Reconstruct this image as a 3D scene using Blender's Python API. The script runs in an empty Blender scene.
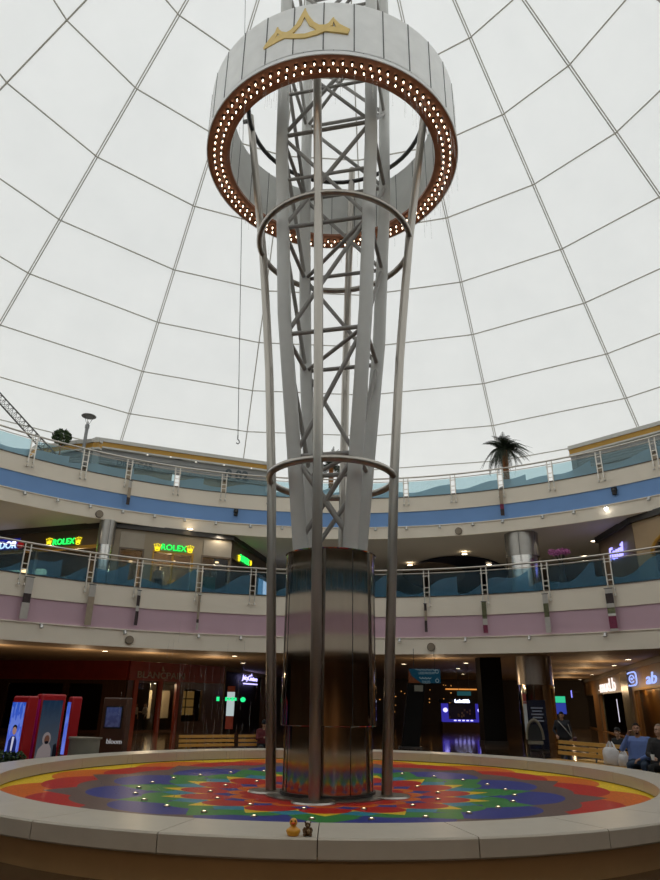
import bpy, bmesh, math, random
import numpy as np
from mathutils import Vector, Matrix
random.seed(7)
PI = math.pi
SC = bpy.context.scene
COL = SC.collection

# ------------------------------------------------------------------ camera numbers (fitted) and ray helpers
F, PITCH, ROLL, YAW, CH, CD = 649.9, .3842, .0142, -.0005, 1.9375, 15.775
def ray(x, y):
    x -= 330; y -= 440
    c, s = math.cos(ROLL), math.sin(ROLL)
    x, y = x*c + y*s, -x*s + y*c
    X, u = x/F, -y/F
    Y = math.cos(PITCH) - u*math.sin(PITCH); Z = math.sin(PITCH) + u*math.cos(PITCH)
    c, s = math.cos(YAW), math.sin(YAW)
    return Vector((X*c + Y*s, -X*s + Y*c, Z))
EYE = Vector((0, -CD, CH))
def atz(x, y, z):
    d = ray(x, y); return EYE + d*((z - CH)/d.z)
def aty(x, y, Y):
    d = ray(x, y); return EYE + d*((Y + CD)/d.y)
def atr(x, y, R, near=False):
    d = ray(x, y); a = d.x**2 + d.y**2; b = 2*EYE.y*d.y; c = EYE.y**2 - R*R
    q = math.sqrt(max(b*b - 4*a*c, 0)); t = (-b + (-q if near else q))/(2*a)
    return EYE + d*t
def onw(x, y, P0, P1):                       # on the upright plane through two plan points
    d = ray(x, y); n = Vector((P1[1]-P0[1], -(P1[0]-P0[0]), 0))
    t = (Vector((P0[0], P0[1], 0)) - EYE).dot(n)/d.dot(n)
    return EYE + d*t
def pol(az, r, z=0):                         # azimuth in degrees from straight ahead, clockwise
    a = math.radians(az); return Vector((r*math.sin(a), r*math.cos(a), z))
def azof(p): return math.degrees(math.atan2(p.x, p.y))

# ------------------------------------------------------------------ materials
MATS = {}
def mat(name, col, rough=.5, metal=0, nz=0, amt=.12, bump=0, coat=0, emis=None, es=0, spec=.5, stretch=None):
    if name in MATS: return MATS[name]
    m = bpy.data.materials.new(name); m.use_nodes = True
    nt = m.node_tree; b = nt.nodes['Principled BSDF']
    c4 = (*col, 1)
    b.inputs['Base Color'].default_value = c4; b.inputs['Roughness'].default_value = rough
    b.inputs['Metallic'].default_value = metal; b.inputs['Specular IOR Level'].default_value = spec
    if coat: b.inputs['Coat Weight'].default_value = coat; b.inputs['Coat Roughness'].default_value = .06
    if emis is not None:
        b.inputs['Emission Color'].default_value = (*emis, 1); b.inputs['Emission Strength'].default_value = es
    if nz:
        tc = nt.nodes.new('ShaderNodeTexCoord'); n = nt.nodes.new('ShaderNodeTexNoise')
        n.inputs['Scale'].default_value = nz; n.inputs['Detail'].default_value = 4
        if stretch:
            mp = nt.nodes.new('ShaderNodeMapping'); mp.inputs['Scale'].default_value = stretch
            nt.links.new(tc.outputs['Object'], mp.inputs['Vector']); nt.links.new(mp.outputs['Vector'], n.inputs['Vector'])
        else: nt.links.new(tc.outputs['Object'], n.inputs['Vector'])
        mx = nt.nodes.new('ShaderNodeMix'); mx.data_type = 'RGBA'
        mx.inputs['A'].default_value = (*[max(0, v*(1-amt)) for v in col], 1)
        mx.inputs['B'].default_value = (*[min(1, v*(1+amt)) for v in col], 1)
        nt.links.new(n.outputs['Fac'], mx.inputs['Factor']); nt.links.new(mx.outputs['Result'], b.inputs['Base Color'])
        if bump:
            bp = nt.nodes.new('ShaderNodeBump'); bp.inputs['Strength'].default_value = bump; bp.inputs['Distance'].default_value = .02
            nt.links.new(n.outputs['Fac'], bp.inputs['Height']); nt.links.new(bp.outputs['Normal'], b.inputs['Normal'])
    MATS[name] = m; return m
def emit(name, col, s): return mat(name, (.015, .015, .015), .6, emis=col, es=s, spec=.0)

class NT:                                    # small node-math helper
    def __init__(s, m): s.t = m.node_tree
    def n(s, k): return s.t.nodes.new(k)
    def m(s, op, a, b=None, c=None):
        n = s.n('ShaderNodeMath'); n.operation = op
        for i, v in enumerate((a, b, c)):
            if v is None: continue
            if isinstance(v, (int, float)): n.inputs[i].default_value = v
            else: s.t.links.new(v, n.inputs[i])
        return n.outputs[0]
    def mix(s, f, a, b):
        n = s.n('ShaderNodeMix'); n.data_type = 'RGBA'
        for k, v in (('Factor', f), ('A', a), ('B', b)):
            if isinstance(v, tuple): n.inputs[k].default_value = (*v, 1)
            elif isinstance(v, (int, float)): n.inputs[k].default_value = v
            else: s.t.links.new(v, n.inputs[k])
        return n.outputs['Result']

STEEL = mat('brushed_steel', (.42, .39, .35), .28, 1, nz=6, amt=.2, stretch=(1, 1, .08))
CHROME = mat('polished_steel', (.62, .60, .57), .16, 1, nz=3, amt=.12)
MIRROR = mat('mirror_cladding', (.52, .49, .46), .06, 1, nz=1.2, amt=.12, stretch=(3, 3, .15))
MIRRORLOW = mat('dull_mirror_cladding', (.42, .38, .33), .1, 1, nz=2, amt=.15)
RAILM = mat('rail_steel', (.62, .58, .52), .3, 1, nz=4, amt=.1)
WHITEPAINT = mat('grey_white_paint', (.57, .57, .545), .45, nz=3, amt=.06)
BRACEP = mat('grey_brace_paint', (.31, .30, .28), .5, nz=4, amt=.08)
BEIGE = mat('beige_fascia_paint', (.84, .76, .63), .6, nz=.6, amt=.05)
BLUE = mat('blue_band_paint', (.17, .33, .64), .55, nz=.8, amt=.06)
PINK = mat('mauve_band_paint', (.58, .39, .46), .6, nz=.8, amt=.05)
SOFFIT = mat('soffit_paint', (.66, .61, .54), .7, nz=.5, amt=.06)
STONE = mat('cream_stone', (.54, .485, .40), .36, nz=5, amt=.07, spec=.35)
TANSTONE = mat('tan_stone', (.56, .37, .18), .4, nz=3, amt=.1)
BLACK = mat('black_matte', (.012, .011, .01), .6, nz=5)
DARKWOOD = mat('dark_wood', (.055, .026, .014), .25, nz=2, amt=.4, stretch=(6, 6, .4), coat=.2)
REDWOOD = mat('red_lacquer_panel', (.19, .02, .014), .28, nz=2, amt=.25, coat=.2)
REDFRAME = mat('red_frame', (.22, .03, .015), .35, nz=3)
BROWNW = mat('brown_wood_panel', (.24, .13, .055), .42, nz=1.5, amt=.6, stretch=(5, 5, .3), spec=.3)
YWOOD = mat('yellow_bench_wood', (.56, .31, .07), .4, nz=8, amt=.25, stretch=(1, 1, 6))
DMETAL = mat('dark_metal', (.10, .10, .10), .4, 1, nz=4)
GOLD = mat('gold_paint', (.80, .58, .20), .4, nz=5, amt=.12)
GOLDBAND = mat('gold_band_paint', (.46, .25, .03), .5, nz=1, amt=.1)
WHITEPANEL = mat('white_metal_panel', (.86, .865, .85), .35, nz=2.2, amt=.13)
BRONZE = mat('bronze_soffit', (.34, .15, .085), .35, .4, nz=3, amt=.25)
SOCKET = mat('dark_socket', (.03, .016, .01), .5, nz=5)
GREYP = mat('grey_louvre_paint', (.30, .305, .30), .5, nz=2)
CAP = mat('pale_parapet_paint', (.55, .54, .50), .6, nz=1)
SHOPBEIGE = mat('shop_stone_panel', (.33, .27, .19), .5, nz=2, amt=.1, spec=.3)
SHOPBROWN = mat('shop_brown_panel', (.14, .10, .065), .35, nz=2, amt=.15)
DARKBLUE = mat('dark_blue_recess', (.006, .009, .03), .5, nz=2)
WHITEPL = mat('white_plastic', (.75, .74, .72), .35, nz=20, amt=.05)
LAMP = emit('downlight_glow', (1, .80, .52), 9)
BULB = emit('warm_bulb_glow', (1, .80, .56), 6)

# ------------------------------------------------------------------ mesh builder
class MB:
    def __init__(s): s.v = []; s.f = []; s.m = []; s.sm = []
    def add(s, vs, fs, mi=0, smooth=False):
        o = len(s.v); s.v += [tuple(v) for v in vs]
        for f in fs: s.f.append(tuple(i + o for i in f)); s.m.append(mi); s.sm.append(smooth)
        return s
    def box(s, c, d, rz=0, mi=0, M=None):
        x, y, z = d[0]/2, d[1]/2, d[2]/2
        vs = [Vector((a*x, b*y, e*z)) for a in (-1, 1) for b in (-1, 1) for e in (-1, 1)]
        R = (M.to_3x3() if M is not None else Matrix.Rotation(rz, 3, 'Z')); c = Vector(c)
        vs = [R @ v + c for v in vs]
        return s.add(vs, [(0, 1, 3, 2), (4, 6, 7, 5), (0, 4, 5, 1), (2, 3, 7, 6), (0, 2, 6, 4), (1, 5, 7, 3)], mi)
    def beam(s, p0, p1, w, h=None, up=(0, 0, 1), mi=0):
        p0, p1 = Vector(p0), Vector(p1); h = h or w
        z = (p1-p0); L = z.length; z.normalize(); u = Vector(up)
        if abs(z.dot(u)) > .98: u = Vector((0, 1, 0))
        x = u.cross(z).normalized(); y = z.cross(x)
        M = Matrix((x, y, z)).transposed()
        return s.box((p0+p1)/2, (w, h, L), mi=mi, M=M)
    def tube(s, pts, r, n=10, closed=False, mi=0, caps=True):
        pts = [Vector(p) for p in pts]; N = len(pts)
        rs = r if isinstance(r, (list, tuple)) else [r]*N
        vs = []; prev = None
        for i, p in enumerate(pts):
            a = pts[(i-1) % N] if (closed or i) else p; b = pts[(i+1) % N] if (closed or i < N-1) else p
            t = (b-a).normalized()
            if prev is None:
                u = Vector((0, 0, 1)) if abs(t.z) < .9 else Vector((1, 0, 0))
                x = u.cross(t).normalized()
            else: x = (prev - t*prev.dot(t)).normalized()
            prev = x; y = t.cross(x)
            vs += [p + x*(rs[i]*math.cos(2*PI*k/n)) + y*(rs[i]*math.sin(2*PI*k/n)) for k in range(n)]
        fs = []
        for i in range(N if closed else N-1):
            j = (i+1) % N
            for k in range(n): fs.append((i*n+k, i*n+(k+1) % n, j*n+(k+1) % n, j*n+k))
        s.add(vs, fs, mi, True)
        if caps and not closed:
            o = len(s.v) - N*n
            s.f.append(tuple(o+k for k in range(n))[::-1]); s.m.append(mi); s.sm.append(False)
            s.f.append(tuple(o+(N-1)*n+k for k in range(n))); s.m.append(mi); s.sm.append(False)
        return s
    def lathe(s, prof, n=48, c=(0, 0, 0), a0=0, a1=360, mi=0, closed_prof=False, smooth=True, mis=None):
        full = abs(a1-a0) >= 360; m = n if full else n+1; P = len(prof); vs = []
        for i in range(m):
            a = math.radians(a0 + (a1-a0)*i/n)                  # azimuth from straight ahead
            for r, z in prof: vs.append((c[0]+r*math.sin(a), c[1]+r*math.cos(a), c[2]+z))
        for k in range(P if closed_prof else P-1):
            fs = []
            for i in range(n):
                j = (i+1) % m; q = (k+1) % P
                fs.append((i*P+k, i*P+q, j*P+q, j*P+k))
            if k == 0: o = len(s.v); s.v += [tuple(v) for v in vs]
            for f in fs: s.f.append(tuple(x+o for x in f)); s.m.append(mis[k] if mis else mi); s.sm.append(smooth)
        if closed_prof and not full:
            s.f.append(tuple(o+k for k in range(P))); s.m.append(mi); s.sm.append(False)
            s.f.append(tuple(o+n*P+k for k in range(P))[::-1]); s.m.append(mi); s.sm.append(False)
        return s
    def ball(s, c, r, n=12, mi=0, M=None):
        if not isinstance(r, (tuple, list)): r = (r, r, r)
        vs = []; h = n//2
        for i in range(h+1):
            t = PI*i/h
            for k in range(n):
                p = Vector((r[0]*math.sin(t)*math.cos(2*PI*k/n), r[1]*math.sin(t)*math.sin(2*PI*k/n), r[2]*math.cos(t)))
                if M is not None: p = M.to_3x3() @ p
                vs.append(p + Vector(c))
        fs = [(i*n+k, (i+1)*n+k, (i+1)*n+(k+1) % n, i*n+(k+1) % n) for i in range(h) for k in range(n)]
        return s.add(vs, fs, mi, True)
    def build(s, name, mats, parent=None, loc=None, rz=0, fix=True):
        me = bpy.data.meshes.new(name); me.from_pydata(s.v, [], s.f)
        for m in (mats if isinstance(mats, (list, tuple)) else [mats]): me.materials.append(m)
        me.polygons.foreach_set('material_index', s.m); me.polygons.foreach_set('use_smooth', s.sm)
        if fix:
            bm = bmesh.new(); bm.from_mesh(me); bmesh.ops.remove_doubles(bm, verts=bm.verts, dist=1e-5)
            bmesh.ops.recalc_face_normals(bm, faces=bm.faces)
            bm.to_mesh(me); bm.free()
        if fix: me.set_sharp_from_angle(angle=math.radians(38))
        me.update()
        o = bpy.data.objects.new(name, me); COL.objects.link(o)
        if parent is not None: o.parent = parent
        if loc is not None: o.location = loc
        o.rotation_euler.z = rz
        return o
def tag(o, label, cat, group=None, kind=None):
    o['label'] = label; o['category'] = cat
    if group: o['group'] = group
    if kind: o['kind'] = kind
    return o
def thing(name, label, cat, loc=(0, 0, 0), rz=0, group=None):
    o = bpy.data.objects.new(name, None); o.empty_display_size = .1; COL.objects.link(o)
    o.location = loc; o.rotation_euler = (0, 0, rz)
    return tag(o, label, cat, group)
def struct(o):
    o['kind'] = 'structure'; return o
def copy_tree(o, loc, rz, parent=None, label=None):
    c = o.copy(); COL.objects.link(c)
    if parent is not None: c.parent = parent
    else:
        c.location = loc; c.rotation_euler.z = rz
        if label: c['label'] = label
    for ch in list(o.children): copy_tree(ch, None, None, c)
    return c
def frame_m(o, right, up):                   # matrix with x=right, y=up, z=outward
    r = Vector(right).normalized(); u = Vector(up); u = (u - r*u.dot(r)).normalized(); n = r.cross(u)
    M = Matrix((r, u, n)).transposed().to_4x4(); M.translation = Vector(o); return M
def text_mesh(name, body, M, width, m, parent=None, depth=.02, height=None, bold=0, shear=0, spacing=1):
    cu = bpy.data.curves.new('t', 'FONT'); cu.body = body; cu.align_x = 'CENTER'; cu.align_y = 'CENTER'
    cu.extrude = .01; cu.offset = bold; cu.shear = shear; cu.space_character = spacing; cu.resolution_u = 3
    ob = bpy.data.objects.new('t', cu); COL.objects.link(ob)
    bpy.context.view_layer.update()
    me = bpy.data.meshes.new_from_object(ob.evaluated_get(bpy.context.evaluated_depsgraph_get()))
    bpy.data.objects.remove(ob); bpy.data.curves.remove(cu)
    xs = [v.co.x for v in me.vertices]; ys = [v.co.y for v in me.vertices]
    sx = width/(max(xs)-min(xs)); sy = height/(max(ys)-min(ys)) if height else sx
    cx, cy = (max(xs)+min(xs))/2, (max(ys)+min(ys))/2
    for v in me.vertices: v.co = M @ Vector(((v.co.x-cx)*sx, (v.co.y-cy)*sy, v.co.z/.01*depth))
    me.name = name; me.materials.clear(); me.materials.append(m)
    for p in me.polygons: p.material_index = 0
    o = bpy.data.objects.new(name, me); COL.objects.link(o)
    if parent is not None: o.parent = parent
    return o
def facade(mb, P0, P1, z0, z1, holes, th=.2, mi=0):   # wall with rectangular holes; P0->P1 seen left to right from the atrium
    P0 = Vector((*P0[:2], 0)); P1 = Vector((*P1[:2], 0)); L = (P1-P0).length; d = (P1-P0)/L
    us = sorted({0, L} | {h[0] for h in holes} | {h[1] for h in holes})
    ang = math.atan2(d.y, d.x)
    for a, b in zip(us[:-1], us[1:]):
        mid = (a+b)/2; hs = sorted([h for h in holes if h[0] < mid < h[1]], key=lambda h: h[2]); z = z0
        for h in hs + [(0, 0, z1, z1)]:
            if h[2] > z + 1e-4:
                mb.box(P0 + d*mid + Vector((0, 0, (z+h[2])/2)), (b-a, th, h[2]-z), rz=ang, mi=mi)
            z = max(z, h[3])
    return mb
def wall_u(P0, P1, p):                       # distance along the wall
    d = Vector((P1[0]-P0[0], P1[1]-P0[1], 0)).normalized(); return (Vector((p.x, p.y, 0)) - Vector((*P0[:2], 0))).dot(d)

# ------------------------------------------------------------------ levels
RU, RL = 20.6, 19.0
LZ = dict(bot=4.25, b0=5.06, b1=6.09, top=7.12, rail=8.45)
UZ = dict(bot=10.57, b0=11.25, b1=12.1, top=13.0, rail=14.1)

# ================================================================== SETTING
# ground floor: dark polished stone
m = mat('polished_dark_floor', (.07, .042, .025), .1, nz=1.2, amt=.5, coat=.3)
struct(MB().lathe([(0, 0), (62, 0), (62, -.3), (0, -.3)], 96, mi=0, smooth=False).build('floor', m))
# ground-floor ceiling with shallow ring steps, first gallery slab
GC = mat('ground_ceiling_paint', (.44, .33, .21), .65, nz=.6, amt=.06)
mb = MB().lathe([(RL+.12, LZ['bot']), (21.6, LZ['bot']), (21.6, LZ['bot']+.12), (62, LZ['bot']+.12)], 128, smooth=False)
struct(mb.build('ceiling_ground', GC))
def fascia(name, R, Z, band):
    mb = MB().lathe([(R+.12, Z['bot']), (R, Z['bot']), (R, Z['b0']-.05), (R-.05, Z['b0']-.05), (R-.05, Z['b0']), (R+.05, Z['b0']), (R+.05, Z['b1']),
                     (R, Z['b1']), (R, Z['top']-.06), (R-.03, Z['top']-.06), (R-.03, Z['top']), (R+.5, Z['top'])],
                    180, mis=[0, 0, 0, 0, 0, 1, 0, 0, 2, 2, 0], smooth=False)
    return struct(mb.build(name, [BEIGE, band, SHOPBROWN]))
fascia('wall_lower_balcony', RL, LZ, PINK)
fascia('wall_upper_balcony', RU, UZ, BLUE)
GFLOOR = mat('gallery_floor_stone', (.6, .55, .47), .3, nz=1.5)
struct(MB().lathe([(RL+.4, LZ['top']-.1), (62, LZ['top']-.1), (62, LZ['top']-.5), (RL+.4, LZ['top']-.5)], 96, closed_prof=True, smooth=False).build('floor_lower_gallery', GFLOOR))
struct(MB().lathe([(RU+.12, UZ['bot']), (22, UZ['bot']), (22, UZ['bot']+.03), (45, UZ['bot']+.03)], 128, smooth=False).build('ceiling_lower_gallery', SOFFIT))
struct(MB().lathe([(RU+.4, UZ['top']-.1), (45, UZ['top']-.1), (45, UZ['top']-.5), (RU+.4, UZ['top']-.5)], 96, closed_prof=True, smooth=False).build('floor_upper_gallery', GFLOOR))
OUTW = mat('outer_wall_dark', (.05, .038, .03), .6, nz=.5)
struct(MB().lathe([(60, -.1), (60, 4.6)], 60, smooth=False).build('wall_outer_ground', OUTW))
OUTW2 = mat('outer_wall_grey', (.16, .14, .12), .7, nz=.5)
struct(MB().lathe([(44, 6.9), (44, 13)], 60, smooth=False).build('wall_outer_gallery', OUTW2))
# walls of the galleries on the side behind the viewer (they show in the polished steel)
struct(MB().lathe([(27, 0), (27, 4.3)], 60, a0=75, a1=285, smooth=False).build('wall_ground_near', BROWNW))  # strong wood stripe contrast stands in for lit shop streaks in the steel
struct(MB().lathe([(25, 7.0), (25, 10.6)], 60, a0=70, a1=290, smooth=False).build('wall_gallery_near', SHOPBEIGE))

# the tent: faceted translucent membrane with stitched seams and radial cables
mt = bpy.data.materials.new('tent_fabric'); mt.use_nodes = True
nt = mt.node_tree; nt.nodes.remove(nt.nodes['Principled BSDF']); out = nt.nodes['Material Output']; h = NT(mt)
tcn = h.n('ShaderNodeTexCoord'); nzn = h.n('ShaderNodeTexNoise'); nzn.inputs['Scale'].default_value = .35; nzn.inputs['Detail'].default_value = 6
nt.links.new(tcn.outputs['Object'], nzn.inputs['Vector'])
colr = h.mix(nzn.outputs['Fac'], (.80, .81, .795), (.90, .905, .885))
tr = h.n('ShaderNodeBsdfTranslucent'); df = h.n('ShaderNodeBsdfDiffuse'); nt.links.new(colr, tr.inputs['Color']); nt.links.new(colr, df.inputs['Color'])
ms = h.n('ShaderNodeMixShader'); ms.inputs[0].default_value = .42
nt.links.new(tr.outputs[0], ms.inputs[1]); nt.links.new(df.outputs[0], ms.inputs[2]); nt.links.new(ms.outputs[0], out.inputs['Surface'])
SEAM = mat('seam_webbing', (.44, .42, .37), .6, nz=6)
AZ = [-84.6, -66.6, -48.8, -29, -12.3, 5.8, 23.6, 41.2, 57.4, 75.4] + [93.4 + 18.2*k for k in range(10)]
RZ = [42.2, 37.6, 34.75, 32.05, 29.4, 26.8, 24.5, 22.2, 20.1, 18.25, 16.6, 13.0]
def tent_r(z): return (43.75 - z)*1.2
mb = MB(); rows = [[pol(a, tent_r(z), z) for a in AZ] for z in RZ]
vs = [p for row in rows for p in row]; n = len(AZ)
mb.add(vs, [(i*n+k, i*n+(k+1) % n, (i+1)*n+(k+1) % n, (i+1)*n+k) for i in range(len(RZ)-1) for k in range(n)], 0)
for k in range(n):
    q0, q1 = rows[0][k]*1.0, rows[-1][k]*1.0
    t = Vector((-q0.y, q0.x, 0)).normalized()
    inn = -Vector((q0.x, q0.y, 0)).normalized()*.04
    if AZ[k] in (-29, 41.2, 57.4, -48.8, 23.6):
        for sg in (-1, 1): mb.beam(q0+inn+t*.06*sg, q1+inn+t*.06*sg, .045, mi=1)
    else: mb.beam(q0+inn, q1+inn, .06, mi=1)
for i in range(1, len(RZ)-1):
    for k in range(n):
        a, b = rows[i][k]*.998, rows[i][(k+1) % n]*.998
        mb.beam(a, b, .055, mi=1)
struct(mb.build('ceiling_tent', [mt, SEAM], fix=False))

# ================================================================== FOUNTAIN
RF, RW, RIMZ, RIMT = 7.55, 1.0, .5625, .22
ft = thing('fountain', 'round fountain with wide cream stone rim and rainbow petal mosaic basin', 'fountain', (0, 0, 0))
mb = MB()
slab = 360/26
for k in range(26):
    a0 = 180.6 + k*slab + .05; a1 = a0 + slab - .10
    mb.lathe([(RF-RW, RIMZ-RIMT), (RF-.02, RIMZ-RIMT), (RF, RIMZ-RIMT+.02), (RF, RIMZ-.02), (RF-.02, RIMZ), (RF-RW, RIMZ)], 8, a0=a0, a1=a1, closed_prof=True, smooth=False)
mb.build('stone_rim', STONE, ft)
MB().lathe([(RF-RW+.05, RIMZ-.02), (RF-.06, RIMZ-.02), (RF-.06, RIMZ-RIMT+.03), (RF-RW+.05, RIMZ-RIMT+.03)], 120, closed_prof=True).build('joint_filler', SHOPBROWN, ft)
MB().lathe([(RF-.22, 0), (RF-.22, RIMZ-RIMT+.01), (RF-RW+.14, RIMZ-RIMT+.01), (RF-RW+.14, .12)], 120).build('plinth_wall', [TANSTONE], ft)
MB().lathe([(RF-RW+.04, .1), (RF-RW+.04, RIMZ-RIMT+.005), (RF-RW+.12, RIMZ-RIMT+.005)], 120).build('shadow_gap', BLACK, ft)  # black surface puts the shade under the rim into the colour
# mosaic basin: petal layers computed from angle and radius
mo = bpy.data.materials.new('petal_mosaic'); mo.use_nodes = True; h = NT(mo); nt = mo.node_tree; b = nt.nodes['Principled BSDF']
b.inputs['Roughness'].default_value = .4; b.inputs['Specular IOR Level'].default_value = .07; b.inputs['Coat Weight'].default_value = .0; b.inputs['Coat Roughness'].default_value = .05
tc = h.n('ShaderNodeTexCoord'); sp = h.n('ShaderNodeSeparateXYZ'); nt.links.new(tc.outputs['Object'], sp.inputs[0])
X, Y = sp.outputs[0], sp.outputs[1]
R_ = h.m('SQRT', h.m('ADD', h.m('MULTIPLY', X, X), h.m('MULTIPLY', Y, Y))); TH = h.m('ARCTAN2', Y, X)
NP = 14
def lobe(ph, kind, N=NP):
    t = h.m('FRACT', h.m('ADD', h.m('MULTIPLY', TH, N/(2*PI)), ph + 10))
    u = h.m('ABSOLUTE', h.m('SUBTRACT', h.m('MULTIPLY', t, 2.), 1.))          # 1 at valley, 0 at the lobe centre
    if kind == 'round': return h.m('SQRT', h.m('SUBTRACT', 1.0001, h.m('MULTIPLY', u, u)))
    if kind == 'point': return h.m('POWER', h.m('SUBTRACT', 1.0, u), 1.25)
    return h.m('SUBTRACT', 1.0, u)
RED, ORA, YEL, GRN, BLU, GRY, TEA = (.42, .018, .014), (.58, .12, .01), (.68, .45, .02), (.04, .20, .05), (.035, .045, .22), (.13, .085, .075), (.03, .20, .28)
col = YEL
layers = [(ORA, 5.15, 1.3, .0, 'round', 12), (RED, 5.0, 1.0, .5, 'round', 12), (GRY, 4.75, .95, .0, 'point', 12), (GRY, 4.5, .75, .5, 'round', 12),
          (BLU, 4.05, .85, .0, 'round', 12), (GRN, 3.4, 1.05, .5, 'point', 12), (BLU, 3.45, .5, .0, 'point', 12), (GRN, 3.2, .65, .5, 'round', 16), (TEA, 3.0, .45, .0, 'point', 16), (YEL, 2.7, .8, .5, 'point', 16), (RED, 2.35, .75, .5, 'round', 16),
          (BLU, 1.95, .45, .0, 'point', 16), (ORA, 1.75, .35, .5, 'round', 16), (RED, 1.6, .25, .5, 'round', 16)]
for c_, r0, dr, ph, kd, NN in layers:
    f_ = h.m('LESS_THAN', R_, h.m('ADD', h.m('MULTIPLY', lobe(ph, kd, NN), dr), r0))
    col = h.mix(f_, col, c_)
vo = h.n('ShaderNodeTexVoronoi'); vo.inputs['Scale'].default_value = 26; nt.links.new(tc.outputs['Object'], vo.inputs['Vector'])
jit = h.m('ADD', .82, h.m('MULTIPLY', vo.outputs['Distance'], .5))
mxx = h.n('ShaderNodeMix'); mxx.data_type = 'RGBA'; mxx.blend_type = 'MULTIPLY'; mxx.inputs['Factor'].default_value = 1
nt.links.new(col, mxx.inputs['A'])
cmb = h.n('ShaderNodeCombineColor'); [nt.links.new(jit, cmb.inputs[i]) for i in range(3)]; nt.links.new(cmb.outputs[0], mxx.inputs['B'])
nt.links.new(mxx.outputs['Result'], b.inputs['Base Color'])
def basin_z(r): return .09 + (.33-.09)*max(0, r-1)/5.6
MB().lathe([(.9, basin_z(.9)), (1, basin_z(1)), (3, basin_z(3)), (6.62, basin_z(6.55))], 160).build('mosaic_basin', mo, ft)
LENS = mat('light_rim_metal', (.45, .42, .36), .3, 1, nz=6)
PGLOW = emit('pool_lamp_glow', (1, .78, .48), 4.5)
for rr, cnt, o in ((3.95, 26, 3), (2.45, 14, 9)):
    for k in range(cnt):
        p = pol(360*k/cnt + o, rr, basin_z(rr))
        MB().lathe([(0, .03), (.016, .028), (.024, .026)], 10, mi=1).lathe([(.024, .026), (.055, .02), (.06, -.01)], 10, mi=0).build('fountain_light', [LENS, PGLOW], ft, loc=p)

# rubber duck and bear figurine on the rim
def rimpos(x, inset=.11):
    p = atz(x, 838, RIMZ); a = azof(p); return pol(a, RF-inset, RIMZ), a
DUCKY = mat('duck_yellow', (.80, .38, .03), .35, nz=9, amt=.08); DUCKO = mat('duck_beak_red', (.72, .09, .02), .4, nz=9)
p, a = rimpos(292)
dk = thing('rubber_duck', 'yellow rubber duck standing on the near edge of the fountain rim', 'duck', p)
mb = MB()
mb.lathe([(0, 0), (.052, .0), (.068, .012), (.075, .035), (.07, .058), (.052, .078), (.034, .09), (.026, .1)], 20)
mb.ball((0, .045, .052), (.045, .05, .03), 12).ball((0, .085, .068), (.018, .03, .014), 8).ball((.06, .01, .045), (.02, .045, .026), 10).ball((-.06, .01, .045), (.02, .045, .026), 10)
mb.build('body', DUCKY, dk); MB().ball((0, -.005, .13), (.044, .044, .045), 18).build('head', DUCKY, dk)
MB().ball((0, -.046, .128), (.026, .026, .011), 10).ball((0, -.042, .12), (.02, .02, .008), 10).build('beak', DUCKO, dk)
for s in (-1, 1): MB().ball((.02*s, -.04, .148), (.008, .006, .01), 8).build('eye', BLACK, dk)
p, a = rimpos(307)
bd = thing('bear_figurine', 'small brown bear figurine with pale cap beside the rubber duck', 'figurine', p)
BROWNFUR = mat('brown_fur', (.12, .065, .025), .8, nz=40, amt=.4, bump=.4); PALEFUR = mat('pale_fur', (.38, .27, .15), .8, nz=40, amt=.2)
mb = MB().ball((0, 0, .048), (.038, .034, .048), 16)
for s in (-1, 1):
    mb.tube([(.022*s, -.005, .022), (.034*s, -.035, .018), (.036*s, -.05, .02)], [.02, .017, .015], 10).ball((.036*s, -.052, .02), .016, 10)
    mb.tube([(.03*s, 0, .078), (.046*s, -.012, .06), (.04*s, -.03, .042)], [.015, .013, .012], 10).ball((.04*s, -.031, .041), .013, 8)
mb.ball((0, -.004, .112), (.032, .03, .03), 16).ball((.027, -.002, .134), .011, 8).ball((-.027, -.002, .134), .011, 8)
mb.build('body', BROWNFUR, bd)
MB().ball((0, -.03, .105), (.014, .012, .011), 10).build('muzzle', PALEFUR, bd); MB().ball((0, -.04, .108), .005, 8).build('nose', BLACK, bd)
for s in (-1, 1): MB().ball((.012*s, -.03, .119), .004, 6).build('eye', BLACK, bd)
MB().ball((.004, .004, .128), (.03, .03, .022), 14).ball((.024, .006, .112), (.012, .022, .024), 10).build('cap', mat('cap_cloth', (.55, .5, .44), .8, nz=30), bd)
MB().ball((.012, -.034, .05), (.02, .012, .022), 10).build('belly_patch', PALEFUR, bd)

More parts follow.
